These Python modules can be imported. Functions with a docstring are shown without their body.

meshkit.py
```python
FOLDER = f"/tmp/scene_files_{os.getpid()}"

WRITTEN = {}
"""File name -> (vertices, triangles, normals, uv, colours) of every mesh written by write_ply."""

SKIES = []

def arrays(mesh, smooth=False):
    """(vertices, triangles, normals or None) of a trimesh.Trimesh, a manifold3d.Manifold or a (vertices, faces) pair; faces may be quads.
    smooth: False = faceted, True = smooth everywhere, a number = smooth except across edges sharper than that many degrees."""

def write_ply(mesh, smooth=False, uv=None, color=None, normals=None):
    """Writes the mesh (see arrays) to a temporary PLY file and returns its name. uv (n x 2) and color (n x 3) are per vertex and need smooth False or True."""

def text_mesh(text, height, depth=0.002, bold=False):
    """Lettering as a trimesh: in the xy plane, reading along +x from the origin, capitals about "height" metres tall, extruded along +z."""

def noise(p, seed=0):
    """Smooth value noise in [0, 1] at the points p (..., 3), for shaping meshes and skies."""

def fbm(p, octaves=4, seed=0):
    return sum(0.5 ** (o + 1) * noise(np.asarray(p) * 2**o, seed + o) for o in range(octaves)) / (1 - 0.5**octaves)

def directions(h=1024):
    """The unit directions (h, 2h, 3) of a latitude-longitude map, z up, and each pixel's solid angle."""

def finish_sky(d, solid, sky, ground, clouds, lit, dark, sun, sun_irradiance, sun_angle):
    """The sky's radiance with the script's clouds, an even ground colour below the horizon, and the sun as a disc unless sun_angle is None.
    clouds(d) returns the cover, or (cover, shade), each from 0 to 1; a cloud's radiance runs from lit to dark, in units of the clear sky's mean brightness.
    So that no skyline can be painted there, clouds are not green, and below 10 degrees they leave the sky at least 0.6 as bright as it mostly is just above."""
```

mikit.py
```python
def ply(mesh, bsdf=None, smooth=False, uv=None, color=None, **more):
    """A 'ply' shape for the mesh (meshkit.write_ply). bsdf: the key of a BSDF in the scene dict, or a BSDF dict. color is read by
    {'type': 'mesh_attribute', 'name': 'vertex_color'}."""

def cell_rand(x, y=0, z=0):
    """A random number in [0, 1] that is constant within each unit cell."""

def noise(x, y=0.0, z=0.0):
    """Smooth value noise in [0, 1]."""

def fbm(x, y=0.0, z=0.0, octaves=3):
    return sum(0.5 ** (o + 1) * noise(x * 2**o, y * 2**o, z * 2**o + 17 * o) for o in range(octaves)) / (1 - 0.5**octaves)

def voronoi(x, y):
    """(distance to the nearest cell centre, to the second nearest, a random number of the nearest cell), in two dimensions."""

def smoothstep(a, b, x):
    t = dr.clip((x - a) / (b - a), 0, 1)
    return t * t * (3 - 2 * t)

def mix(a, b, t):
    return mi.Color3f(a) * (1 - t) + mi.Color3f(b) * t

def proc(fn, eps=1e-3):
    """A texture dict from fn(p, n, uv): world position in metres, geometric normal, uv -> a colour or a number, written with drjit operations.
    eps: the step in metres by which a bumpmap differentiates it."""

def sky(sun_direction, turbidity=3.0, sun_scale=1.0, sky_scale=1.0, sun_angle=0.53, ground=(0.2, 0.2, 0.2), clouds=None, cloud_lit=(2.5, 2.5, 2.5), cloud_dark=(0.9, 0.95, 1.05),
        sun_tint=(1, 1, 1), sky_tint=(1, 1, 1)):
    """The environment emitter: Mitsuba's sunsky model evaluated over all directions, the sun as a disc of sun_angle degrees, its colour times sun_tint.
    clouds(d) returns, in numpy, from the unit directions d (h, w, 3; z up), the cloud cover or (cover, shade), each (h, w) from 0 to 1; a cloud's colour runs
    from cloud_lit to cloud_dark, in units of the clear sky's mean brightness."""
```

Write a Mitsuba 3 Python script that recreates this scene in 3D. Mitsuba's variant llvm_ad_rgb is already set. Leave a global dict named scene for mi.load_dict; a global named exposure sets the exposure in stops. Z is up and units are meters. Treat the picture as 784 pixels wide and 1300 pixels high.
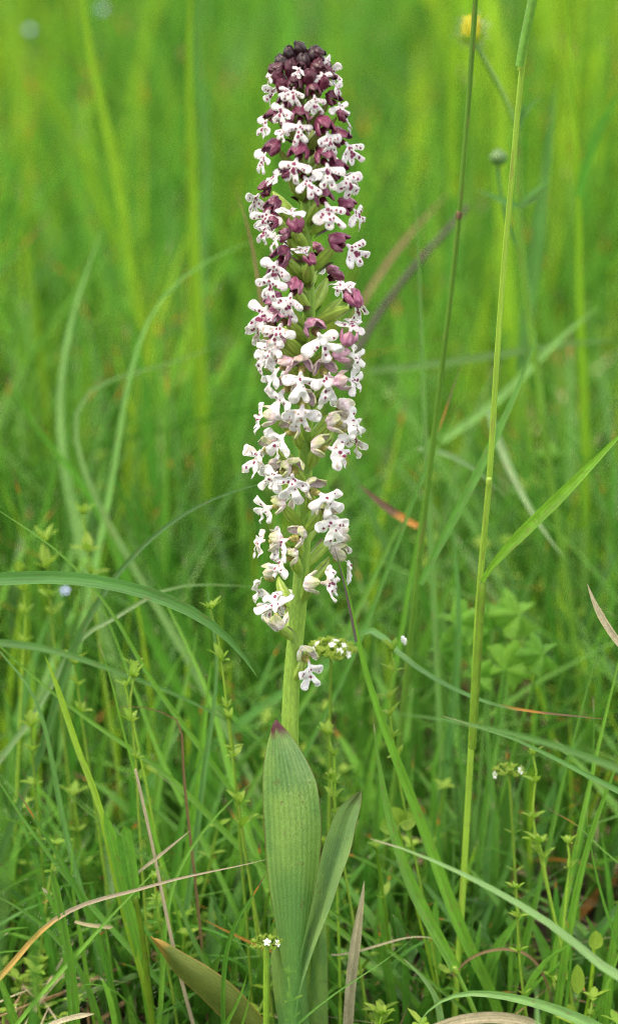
import math
import numpy as np
import drjit as dr
import mitsuba as mi
import mikit, meshkit
from scipy.interpolate import CubicSpline, PchipInterpolator
from scipy.spatial import Delaunay
from shapely.geometry import Point, Polygon, MultiPoint
from shapely.ops import unary_union

T = mi.ScalarTransform4f
rng = np.random.default_rng(7)
scene, labels = {}, {}

# ------------------------------------------------------------------ camera, sky, exposure
PITCH = math.radians(14.0)
DIST = 0.72                       # lens to flower spike
FIELD = 0.245                     # height of the field of view at the spike
FOV = 2 * math.atan(FIELD / 2 / DIST)
FWD = np.array([0, math.cos(PITCH), -math.sin(PITCH)])
UP = np.array([0, math.sin(PITCH), math.cos(PITCH)])
K = 2 * math.tan(FOV / 2) / 1300.0


def solve_eye():
    d = FWD + (395 - 392) * K * np.array([1.0, 0, 0]) - (1335 - 650) * K * UP
    e = -FWD * DIST
    z = (e + d * (-e[1] / d[1]))[2]
    return np.array([0, e[1], e[2] - z])


EYE = solve_eye()
scene['camera'] = {'type': 'thinlens', 'fov': math.degrees(FOV), 'fov_axis': 'y', 'aperture_radius': 0.0044,
                   'focus_distance': DIST - 0.006, 'near_clip': 0.02, 'far_clip': 400.0,
                   'to_world': T().look_at(origin=EYE.tolist(), target=(EYE + FWD).tolist(), up=[0, 0, 1])}
scene['sky'] = mikit.sky([-0.35, -0.30, 0.88], turbidity=3, sun_scale=0.3, sun_angle=12, clouds=lambda d: 1.0)
exposure = 2.82


def at(px, py, y):
    """The point of the photograph at (px, py) on the upright plane y metres behind the spike."""
    d = FWD + (px - 392) * K * np.array([1.0, 0, 0]) - (py - 650) * K * UP
    return EYE + d * ((y - EYE[1]) / d[1])


def size(px, y):
    return px * K * (y - EYE[1]) / math.cos(PITCH)


# ------------------------------------------------------------------ naming
def numbered(name, taken=None):
    ks = used if taken is None else taken
    n = ks.get(name, 0)
    ks[name] = n + 1
    return name if n == 0 else f'{name}_{n:03d}'


used = {}
parts_used = {}


def thing(name, label, cat, group=None):
    key = numbered(name)
    labels[key] = {'label': label, 'category': cat}
    if group:
        labels[key]['group'] = group
    return key


def part(parent, name, mesh, bsdf, smooth=True, label=None, **kw):
    key = numbered(parent + '__' + name, parts_used)
    scene[key] = mikit.ply(mesh, bsdf, smooth=smooth, **kw)
    if label:
        labels[key] = {'label': label}
    return key


# ------------------------------------------------------------------ materials
def cells(uv):
    k = dr.floor(uv.x)
    return k, uv.x - k, uv.y


def blade_colour(a, b, vein=0.22, tips=True, spread=0.6):
    def fn(p, n, uv):
        k, s, v = cells(uv)
        r, q = mikit.cell_rand(k, 3, 1), mikit.cell_rand(k, 7, 2)
        c = mikit.mix(a, b, r) * (1 - 0.53 * spread + spread * mikit.cell_rand(k, 9, 5))
        streak = mikit.noise(s * 13, v * 2.5, k)
        mott = mikit.fbm(s * 3, v * 22, k)
        c = c * (1 - vein + 2 * vein * streak) * (0.78 + 0.44 * mott)
        fleck = mikit.smoothstep(0.80, 0.86, mikit.noise(s * 6, v * 60, k + 11))
        c = mikit.mix(c, mi.Color3f(0.22, 0.17, 0.06), fleck * 0.35)
        if tips:
            kind = k - 4 * dr.floor(k / 4)          # 0, 1: green to the end, 2: short pale tip, 3: long scorched tip
            edge = v + 0.03 * (mikit.noise(s * 5, v * 9, k) - 0.5)
            t2 = dr.select(dr.abs(kind - 2) < 0.5, mikit.smoothstep(0.955, 0.975, edge), 0)
            t3 = dr.select(dr.abs(kind - 3) < 0.5, 1.0, 0.0)
            c = mikit.mix(c, mi.Color3f(0.50, 0.42, 0.30), t2)
            c = mikit.mix(c, mi.Color3f(0.48, 0.22, 0.03), t3 * mikit.smoothstep(0.885, 0.91, edge))
            c = mikit.mix(c, mi.Color3f(0.16, 0.10, 0.07), t3 * mikit.smoothstep(0.925, 0.94, edge) * 0.9)
        return c
    return fn


def ribs(count, seed=0):
    def fn(p, n, uv):
        k, s, v = cells(uv)
        return 0.5 + 0.5 * dr.cos(s * (2 * math.pi * count)) + 0.5 * mikit.noise(s * 24, v * 80, k + seed)
    return fn


def leafy(fn, rough=0.38, spec=0.8, thin=0.45, bump=None, scale=3e-5, eps=3e-5, trans_fn=None):
    """A leaf: a glossy face that reflects and a body that lets light through."""
    tex = mikit.proc(fn)
    front = {'type': 'twosided', 'nested': {'type': 'principled', 'base_color': tex, 'roughness': rough, 'specular': spec}}
    back = {'type': 'principledthin', 'base_color': mikit.proc(trans_fn) if trans_fn else tex, 'roughness': 0.6, 'diff_trans': 2.0}
    b = {'type': 'blendbsdf', 'weight': thin, 'a': front, 'b': back}
    if bump:
        b = {'type': 'bumpmap', 'bump': mikit.proc(bump, eps=eps), 'scale': scale, 'nested': b}
    return b


def thin_leaf(fn):
    """A matt leaf that reflects and transmits alike: the meadow behind."""
    return {'type': 'principledthin', 'base_color': mikit.proc(fn), 'roughness': 0.5, 'diff_trans': 1.0}


GREEN = blade_colour((0.066, 0.225, 0.024), (0.160, 0.375, 0.040))
scene['grass_green'] = leafy(GREEN, spec=0.5, rough=0.42)
scene['meadow_green'] = thin_leaf(GREEN)
SINGLE = blade_colour((0.085, 0.26, 0.022), (0.175, 0.40, 0.034), spread=0.3)
scene['grass_green_ribbed'] = leafy(SINGLE, bump=ribs(5))
scene['bright_blade'] = leafy(blade_colour((0.19, 0.43, 0.03), (0.21, 0.45, 0.035), spread=0.05), bump=ribs(5))
BLUE = blade_colour((0.10, 0.26, 0.055), (0.14, 0.32, 0.07))
scene['grass_blue_ribbed'] = leafy(BLUE, bump=ribs(5), rough=0.4)
scene['meadow_blue'] = thin_leaf(BLUE)
scene['grass_blue'] = leafy(BLUE, spec=0.5)
YELLOW = blade_colour((0.18, 0.36, 0.02), (0.26, 0.43, 0.03), vein=0.15)
scene['meadow_yellow'] = thin_leaf(YELLOW)
scene['grass_yellow'] = leafy(YELLOW, spec=0.4)
PALE = blade_colour((0.18, 0.37, 0.09), (0.23, 0.42, 0.13))
scene['culm_green'] = leafy(blade_colour((0.10, 0.25, 0.025), (0.14, 0.30, 0.032), vein=0.2), thin=0.05, spec=0.5)
scene['culm_yellow'] = leafy(blade_colour((0.19, 0.35, 0.03), (0.25, 0.40, 0.045), vein=0.2), thin=0.05, spec=0.5)
scene['meadow_pale'] = thin_leaf(PALE)
scene['grass_pale'] = leafy(PALE)
STRAW = blade_colour((0.42, 0.36, 0.21), (0.56, 0.49, 0.33), vein=0.3, tips=False, spread=0.3)
scene['straw'] = leafy(STRAW, thin=0.2, bump=ribs(4), rough=0.6, spec=0.3)
BROWN = blade_colour((0.15, 0.095, 0.045), (0.25, 0.17, 0.085), vein=0.35, tips=False)
scene['brown_grass'] = leafy(BROWN, thin=0.15, rough=0.65, spec=0.3)
ORANGE = blade_colour((0.30, 0.125, 0.02), (0.40, 0.21, 0.04), vein=0.3, tips=False)
scene['rust_grass'] = leafy(ORANGE, thin=0.3, rough=0.6, spec=0.3)
GREY = blade_colour((0.07, 0.06, 0.052), (0.11, 0.095, 0.082), vein=0.35, tips=False)
scene['grey_twig'] = leafy(GREY, thin=0.05, rough=0.7, spec=0.3)


def scorched_fn(p, n, uv):
    k, s, v = cells(uv)
    streak = mikit.noise(s * 10, v * 9, k)
    return mikit.mix(mi.Color3f(0.36, 0.17, 0.03), mi.Color3f(0.10, 0.06, 0.035), mikit.smoothstep(0.36, 0.48, v + 0.15 * streak)) * (0.7 + 0.6 * streak)


scene['scorched_blade'] = leafy(scorched_fn, thin=0.2, rough=0.6, spec=0.3)


def dry_blade_fn(p, n, uv):
    k, s, v = cells(uv)
    streak = mikit.noise(s * 12, v * 4, k)
    c = mikit.mix(mi.Color3f(0.28, 0.215, 0.135), mi.Color3f(0.52, 0.45, 0.33), streak)
    och = mikit.mix(mi.Color3f(0.55, 0.33, 0.07), mi.Color3f(0.62, 0.45, 0.15), streak)
    c = mikit.mix(och, c, mikit.smoothstep(0.50, 0.58, v + 0.05 * streak))
    c = mikit.mix(mi.Color3f(0.12, 0.28, 0.03), c, mikit.smoothstep(0.24, 0.42, v + 0.1 * streak))
    return c


scene['half_dry_blade'] = leafy(dry_blade_fn, thin=0.2, bump=ribs(4), rough=0.55, spec=0.3)


def orchid_leaf_fn(p, n, uv):
    k, s, v = cells(uv)
    e = s
    s = s + 0.035 * (mikit.noise(s * 8, v * 0.7, k + 31) - 0.5)          # veins are not evenly spaced
    big = mikit.fbm(s * 2.2, v * 7, k)
    c = mikit.mix(mi.Color3f(0.145, 0.305, 0.075), mi.Color3f(0.245, 0.42, 0.09), mikit.smoothstep(0.3, 0.7, big))
    vein = dr.power(0.5 + 0.5 * dr.cos(s * (2 * math.pi * 11)), 6.0)
    c = mikit.mix(c * (1 - 0.16 * vein), mi.Color3f(0.30, 0.44, 0.17), dr.power(0.5 - 0.5 * dr.cos(s * (2 * math.pi * 11)), 5.0) * 0.5 * mikit.noise(s * 14, v * 5, k + 8))
    c = mikit.mix(c, mi.Color3f(0.25, 0.37, 0.19), dr.select(dr.abs(k - 4 * dr.floor(k / 4) - 1) < 0.5, 0.35, 0.0))
    scar = mikit.smoothstep(0.83, 0.87, mikit.noise(s * 9 + 3, v * 34, k + 9)) * mikit.smoothstep(0.55, 0.6, mikit.noise(s * 40, v * 160, k + 2))
    c = mikit.mix(c, mi.Color3f(0.20, 0.16, 0.07), scar * 0.6)
    grain = mikit.noise(s * 60, v * 300, k)
    c = c * (0.86 + 0.28 * grain)
    wob = mikit.noise(s * 9, v * 14, k + 5)
    tip = mikit.smoothstep(0.93, 0.972, v + 0.02 * (wob - 0.5) + 0.012 * dr.abs(s - 0.5))
    c = mikit.mix(c, mi.Color3f(0.11, 0.018, 0.03), tip * dr.select(k - 4 * dr.floor(k / 4) < 0.5, 1.0, 0.35))
    rim = mikit.smoothstep(0.472, 0.495, dr.abs(e - 0.5) + 0.012 * (wob - 0.5)) * mikit.smoothstep(0.45, 0.62, v + 0.15 * wob)
    c = mikit.mix(c, mi.Color3f(0.17, 0.05, 0.035), rim * 0.8)
    return c


def orchid_leaf_bump(p, n, uv):
    k, s, v = cells(uv)
    s = s + 0.035 * (mikit.noise(s * 8, v * 0.7, k + 31) - 0.5)
    vein = dr.cos(s * (2 * math.pi * 11))
    rip = mikit.noise(s * 26, v * 120, k) * mikit.smoothstep(0.5, 0.75, v + 0.2 * mikit.noise(s * 5, v * 5, k))
    return 0.6 * vein + 0.8 * rip + 0.5 * mikit.noise(s * 40, v * 260, k + 3)


scene['orchid_leaf'] = leafy(orchid_leaf_fn, thin=0.35, rough=0.32, spec=1.0, bump=orchid_leaf_bump, scale=9e-5, eps=4e-5)


def withered_fn(p, n, uv):
    k, s, v = cells(uv)
    big = mikit.fbm(s * 2, v * 6, k)
    c = mikit.mix(mi.Color3f(0.12, 0.17, 0.03), mi.Color3f(0.20, 0.24, 0.045), big)
    vein = dr.power(0.5 + 0.5 * dr.cos(s * (2 * math.pi * 10)), 4.0)
    c = c * (1 - 0.2 * vein) * (0.85 + 0.3 * mikit.noise(s * 40, v * 150, k))
    wob = mikit.noise(s * 6, v * 18, k)
    rim = mikit.smoothstep(0.455, 0.49, dr.abs(s - 0.5) + 0.03 * (wob - 0.5))
    c = mikit.mix(c, mi.Color3f(0.42, 0.24, 0.07), rim * 0.9)
    c = mikit.mix(c, mi.Color3f(0.42, 0.27, 0.06), mikit.smoothstep(0.86, 0.95, v + 0.12 * (wob - 0.5)))
    return c


scene['withered_leaf'] = leafy(withered_fn, thin=0.25, rough=0.5, spec=0.4, bump=orchid_leaf_bump, scale=5e-5, eps=4e-5)


def herb_fn(p, n, uv):
    k, s, v = cells(uv)
    r = mikit.cell_rand(k, 4, 4)
    c = mikit.mix(mi.Color3f(0.20, 0.38, 0.03), mi.Color3f(0.32, 0.46, 0.06), r)
    mid = 1 - mikit.smoothstep(0.0, 0.08, dr.abs(s - 0.5))
    return c * (0.82 + 0.36 * mikit.fbm(s * 5, v * 6, k)) * (1 + 0.15 * mid)


scene['herb_leaf'] = leafy(herb_fn, rough=0.5, spec=0.4)


def calyx_fn(p, n, uv):
    k, s, v = cells(uv)
    return mikit.mix(mi.Color3f(0.30, 0.46, 0.05), mi.Color3f(0.42, 0.52, 0.10), mikit.cell_rand(k, 4, 4)) * (0.85 + 0.3 * mikit.fbm(s * 5, v * 6, k))


scene['calyx_leaf'] = leafy(calyx_fn, rough=0.5, spec=0.4)


def herb_dark_fn(p, n, uv):
    k, s, v = cells(uv)
    c = mikit.mix(mi.Color3f(0.10, 0.28, 0.025), mi.Color3f(0.17, 0.37, 0.04), mikit.cell_rand(k, 4, 4))
    return c * (0.75 + 0.5 * mikit.fbm(s * 5, v * 6, k))


scene['lobed_leaf'] = leafy(herb_dark_fn, rough=0.5, spec=0.2)
VC = {'type': 'mesh_attribute', 'name': 'vertex_color'}
scene['flesh'] = {'type': 'twosided', 'nested': {'type': 'principled', 'base_color': VC, 'roughness': 0.42, 'specular': 0.5}}
scene['petal_white'] = {'type': 'twosided', 'nested': {'type': 'principled', 'base_color': {'type': 'rgb', 'value': [0.78, 0.78, 0.76]}, 'roughness': 0.6}}
scene['petal_yellow'] = {'type': 'twosided', 'nested': {'type': 'principled', 'base_color': {'type': 'rgb', 'value': [0.60, 0.56, 0.03]}, 'roughness': 0.5}}
scene['petal_blue'] = {'type': 'twosided', 'nested': {'type': 'principled', 'base_color': {'type': 'rgb', 'value': [0.30, 0.36, 0.55]}, 'roughness': 0.6}}
scene['white_hair'] = {'type': 'twosided', 'nested': {'type': 'principled', 'base_color': {'type': 'rgb', 'value': [0.34, 0.38, 0.28]}, 'roughness': 0.6}}

SPOTS = [(0.0, 1.0, .24), (-0.55, 1.35, .22), (0.5, 1.5, .2), (0.0, 2.1, .3), (-1.5, 1.75, .22), (1.55, 1.8, .22), (-0.25, 3.0, .3), (0.3, 2.9, .26),
         (-0.9, 4.4, .24), (0.95, 4.5, .24), (-2.1, 2.3, .18), (2.15, 2.2, .18)]


def lip_fn(p, n, uv):
    """White lip with crimson spots; u counts the lips in steps of 20 and holds millimetres across, v millimetres down. Odd lips are freshly opened."""
    k = dr.floor(uv.x / 20)
    x, y = uv.x - 20 * k - 10, uv.y
    fresh = k - 2 * dr.floor(k / 2)
    r = mikit.cell_rand(k, 1, 9)
    c = mikit.mix(mi.Color3f(0.83, 0.82, 0.83), mi.Color3f(0.83, 0.83, 0.80), r)
    c = c * (0.93 + 0.1 * mikit.fbm(x * 2, y * 2, k))
    c = mikit.mix(c, mi.Color3f(0.72, 0.50, 0.62), (1 - mikit.smoothstep(0.0, 0.7, y)) * 0.3)
    c = mikit.mix(c, mi.Color3f(0.76, 0.60, 0.71), mikit.smoothstep(0.45, 0.8, mikit.noise(x * 1.3 + 5, y * 1.1, k + 9)) * (0.22 + 0.22 * fresh))
    aged = dr.select(mikit.cell_rand(k, 2, 31) > 0.72, 1 - fresh, 0.0) * mikit.smoothstep(0.66, 0.76, mikit.noise(x * 1.6, y * 1.6, k + 77))
    c = mikit.mix(c, mi.Color3f(0.46, 0.33, 0.20), aged * 0.6)
    ink = mi.Float(0)
    wx, wy = 0.14 * (mikit.noise(x * 4, y * 4, k) - 0.5), 0.14 * (mikit.noise(x * 4, y * 4, k + 50) - 0.5)
    for i, (sx, sy, sr) in enumerate(SPOTS):
        jx, jy = mikit.cell_rand(k, i, 21) - 0.5, mikit.cell_rand(k, i, 22) - 0.5
        keep = dr.select(mikit.cell_rand(k, i, 23) < 0.55 + 0.42 * fresh, 1.0, 0.0)
        d = dr.sqrt(dr.square(x + wx - sx - 0.5 * jx) + dr.square((y + wy - sy - 0.6 * jy) * 0.8))
        rad = 1.15 * sr * (0.78 + 0.22 * fresh) * (0.6 + 0.7 * mikit.cell_rand(k, i, 24))
        ink = dr.maximum(ink, keep * (1 - mikit.smoothstep(rad * 0.75, rad * 1.2, d)))
    return mikit.mix(c, mi.Color3f(0.23, 0.006, 0.075), ink * 0.95)


scene['lip_petal'] = {'type': 'blendbsdf', 'weight': 0.25,
                      'a': {'type': 'twosided', 'nested': {'type': 'principled', 'base_color': mikit.proc(lip_fn), 'roughness': 0.5, 'specular': 0.35}},
                      'b': {'type': 'principledthin', 'base_color': mikit.proc(lip_fn), 'roughness': 0.6, 'diff_trans': 2.0}}


def soil_fn(p, n, uv):
    a = mikit.fbm(p.x * 30, p.y * 30, p.z * 30, octaves=4)
    b = mikit.noise(p.x * 400, p.y * 400, p.z * 400)
    m = mikit.fbm(p.x * 7 + 40, p.y * 7, 3.0)
    c = mikit.mix(mi.Color3f(0.013, 0.010, 0.006), mi.Color3f(0.045, 0.033, 0.020), a)
    c = c * (0.7 + 0.6 * b)
    return mikit.mix(c, mi.Color3f(0.035, 0.075, 0.012), mikit.smoothstep(0.45, 0.65, m) * 0.8)


scene['soil'] = {'type': 'twosided', 'nested': {'type': 'principled', 'base_color': mikit.proc(soil_fn), 'roughness': 0.95, 'specular': 0.2}}


# ------------------------------------------------------------------ mesh helpers
def unit(v):
    v = np.asarray(v, float)
    return v / np.maximum(np.linalg.norm(v, axis=-1, keepdims=True), 1e-12)


def spline(pts, n):
    p = np.asarray(pts, float)
    if len(p) == 2:
        return p[0] + (p[1] - p[0]) * np.linspace(0, 1, n)[:, None]
    t = np.concatenate([[0], np.cumsum(np.sqrt(np.linalg.norm(np.diff(p, axis=0), axis=1)))])
    f = PchipInterpolator(t, p) if len(p) < 4 else CubicSpline(t, p)
    fine = f(np.linspace(0, t[-1], 200))
    s = np.concatenate([[0], np.cumsum(np.linalg.norm(np.diff(fine, axis=0), axis=1))])
    return np.stack([np.interp(np.linspace(0, s[-1], n), s, fine[:, k]) for k in range(3)], 1)


def grid_faces(n, m, close=False):
    i, j = np.meshgrid(np.arange(n - 1), np.arange(m if close else m - 1), indexing='ij')
    a, b = i * m + j, i * m + (j + 1) % m
    q = np.stack([a, b, b + m, a + m], -1).reshape(-1, 4)
    return np.vstack([q[:, [0, 1, 2]], q[:, [0, 2, 3]]])


blade_id = [1]


def next_id(tip):
    """A number for the blade; its remainder by four tells how its tip has withered."""
    k = blade_id[0] * 4 + tip
    blade_id[0] += 1
    return k % 20000


def ribbon(pts, width, tip=0, fold=0.35, twist=(0, 0), n=26, m=7, taper=0.45, base=0.75, profile=None, wave=0.0):
    c = spline(pts, n)
    t = np.gradient(c, axis=0)
    t = unit(t)
    view = unit(EYE - c)
    s0 = unit(np.cross(t, view))
    n0 = unit(np.cross(s0, t))
    a = np.radians(np.linspace(twist[0], twist[1], n))[:, None]
    s, nn = np.cos(a) * s0 + np.sin(a) * n0, np.cos(a) * n0 - np.sin(a) * s0
    v = np.linspace(0, 1, n)
    w = np.minimum(1, np.maximum((1 - v) / taper, 0.0) ** 0.75) * np.minimum(1, base + (1 - base) * v / 0.3) if profile is None else profile(v)
    w = np.maximum(w, 0.04)[:, None] * width / 2
    x = np.linspace(-1, 1, m)
    vv = c[:, None] + s[:, None] * (w[:, None] * x[None, :, None]) - nn[:, None] * (w[:, None] * fold * (1 - np.sqrt(x ** 2 + 0.03))[None, :, None])
    if wave:
        vv = vv + nn[:, None] * (wave * width * np.sin(v * 23)[:, None, None] * x[None, :, None] ** 2)
    k = next_id(tip)
    uv = np.stack(np.broadcast_arrays(k + 0.01 + 0.98 * (x[None] + 1) / 2, v[:, None]), -1)
    return vv.reshape(-1, 3), grid_faces(n, m), uv.reshape(-1, 2)


def tube(pts, radii, n=24, m=8, tip=0, cap=True):
    c = spline(pts, n)
    t = unit(np.gradient(c, axis=0))
    a = np.cross(t, [0.13, 1, 0.07])
    a = unit(a)
    b = np.cross(t, a)
    r = np.interp(np.linspace(0, 1, n), np.linspace(0, 1, len(radii)), radii) if np.ndim(radii) else np.full(n, radii)
    ang = np.linspace(0, 2 * np.pi, m + 1)
    v = c[:, None] + r[:, None, None] * (np.cos(ang)[None, :, None] * a[:, None] + np.sin(ang)[None, :, None] * b[:, None])
    k = next_id(tip)
    uv = np.stack(np.broadcast_arrays(k + 0.01 + 0.98 * np.linspace(0, 1, m + 1)[None], np.linspace(0, 1, n)[:, None]), -1)
    v, f, uv = v.reshape(-1, 3), grid_faces(n, m + 1), uv.reshape(-1, 2)
    if cap:
        v = np.vstack([v, c[-1] + t[-1] * r[-1] * 0.5])
        uv = np.vstack([uv, uv[-1]])
        base = (n - 1) * (m + 1)
        f = np.vstack([f, [[base + i, base + i + 1, len(v) - 1] for i in range(m)]])
    return v, f, uv


def join(meshes):
    vs, fs, us, o = [], [], [], 0
    for v, f, u in meshes:
        vs.append(v); fs.append(np.asarray(f) + o); us.append(u); o += len(v)
    return np.vstack(vs), np.vstack(fs), np.vstack(us)


def leaf_mesh(base, direction, normal, length, width, cup=0.25, curl=0.2, n=7, m=5, point=1.0):
    """A small ovate leaf as a curved sheet."""
    d = unit(direction); nn = unit(normal - d * np.dot(normal, d)); s = np.cross(d, nn)
    v = np.linspace(0, 1, n)
    w = np.sin(np.pi * v ** 0.85) ** (0.8 * point) * width / 2 + 0.04 * width
    x = np.linspace(-1, 1, m)
    p = base + d * (v * length)[:, None, None] + s * (w[:, None] * x[None])[..., None] + nn * (cup * w[:, None] * (x[None] ** 2) - curl * length * (v ** 2)[:, None])[..., None]
    k = next_id(0)
    uv = np.stack(np.broadcast_arrays(k + 0.01 + 0.98 * (x[None] + 1) / 2, v[:, None]), -1)
    return p.reshape(-1, 3), grid_faces(n, m), uv.reshape(-1, 2)


def put(parent, name, m, bsdf, label=None):
    return part(parent, name, (m[0], m[1]), bsdf, uv=m[2], label=label)


def single(name, label, cat, m, bsdf, group=None):
    key = thing(name, label, cat, group)
    scene[key] = mikit.ply((m[0], m[1]), bsdf, smooth=True, uv=m[2])
    return key


# ------------------------------------------------------------------ ground
def ground_height(x, y):
    p = np.stack([x, y, np.zeros_like(x)], -1)
    near = np.exp(-(x ** 2 + y ** 2) / 4.0)
    return (0.016 * (meshkit.fbm(p * 9, 3, 3) - 0.5) + 0.008 * (meshkit.fbm(p * 60, 3, 5) - 0.5)) * np.exp(-((x * x + y * y) / 9.0) ** 2) - 0.002


gx = np.concatenate([-np.geomspace(300, 1.3, 18), np.linspace(-1.2, 1.2, 200), np.geomspace(1.3, 300, 18)])
gy = np.concatenate([-np.geomspace(300, 1.3, 18), np.linspace(-1.2, 2.2, 280), np.geomspace(2.3, 300, 18)])
X, Y = np.meshgrid(gx, gy, indexing='ij')
gv = np.stack([X, Y, ground_height(X, Y)], -1).reshape(-1, 3)
scene['ground'] = mikit.ply((gv, grid_faces(len(gx), len(gy))[:, ::-1]), 'soil', smooth=True)
labels['ground'] = {'label': 'dark brown soil with moss between the grass roots', 'kind': 'structure'}


# ------------------------------------------------------------------ meadow grass: a mass nobody could count
def meadow(count, xy, height, width, lean, bsdf_tip=(0, 0, 0, 2, 3), rows=7, droop=0.5):
    """Many narrow blades at once; height, width: functions of (x, y)."""
    x, y = xy(count)
    x, y = x[:], y[:]
    c = len(x)
    patch = meshkit.noise(np.stack([x * 5, y * 5, 0 * x], 1), 8)
    h = height(x, y) * rng.uniform(0.45, 1.15, c) * (0.62 + 0.66 * patch)
    w = width(x, y) * rng.uniform(0.6, 1.3, c)
    a = rng.uniform(0, 2 * np.pi, c)
    out = np.stack([np.cos(a), np.sin(a), np.zeros(c)], 1)
    l = np.abs(rng.normal(0, lean, c))
    p0 = np.stack([x, y, ground_height(x, y)], 1)
    p1 = p0 + out * (h * l * 0.25)[:, None] + np.stack([np.zeros(c), np.zeros(c), h * 0.62], 1)
    dr_ = np.where(rng.random(c) < droop, rng.uniform(0.45, 1.0, c), 1.0)
    p2 = p0 + out * (h * (l + (1 - dr_) * 0.9))[:, None] + np.stack([np.zeros(c), np.zeros(c), h * dr_], 1)
    v = np.linspace(0, 1, rows)[None, :, None]
    cen = (1 - v) ** 2 * p0[:, None] + 2 * v * (1 - v) * p1[:, None] + v ** 2 * p2[:, None]
    b = a + np.pi / 2 + rng.normal(0, 0.9, c)
    side = np.stack([np.cos(b), np.sin(b), np.zeros(c)], 1)[:, None]
    ww = (np.minimum(1, ((1 - v) / 0.5)) ** 0.8 * 0.5 + 0.02) * w[:, None, None]
    nor = np.cross(np.gradient(cen, axis=1), np.broadcast_to(side, cen.shape))
    nor = unit(nor)
    mid = cen - nor * ww * 0.35
    P = np.stack([cen - side * ww, mid, cen + side * ww], 2)          # c, rows, 3, xyz
    face = np.cross(P[:, 2, 0] - P[:, 1, 0], P[:, 1, 2] - P[:, 1, 0])     # all upper sides wound the same way
    turn = face @ np.array([0, -1.0, 0.35]) > 0
    P[turn] = P[turn][:, :, ::-1]
    k = rng.integers(0, 4000, c) * 4 + rng.choice(bsdf_tip, c)
    uv = np.stack(np.broadcast_arrays(k[:, None, None] + np.array([0.02, 0.5, 0.98])[None, None], np.linspace(0, 1, rows)[None, :, None]), -1)
    f = grid_faces(rows, 3)
    F = (f[None] + (np.arange(c) * rows * 3)[:, None, None]).reshape(-1, 3)
    return P.reshape(-1, 3), F, uv.reshape(-1, 2)


def box(x0, x1, y0, y1):
    return lambda c: (rng.uniform(x0, x1, c), rng.uniform(y0, y1, c))


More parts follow.
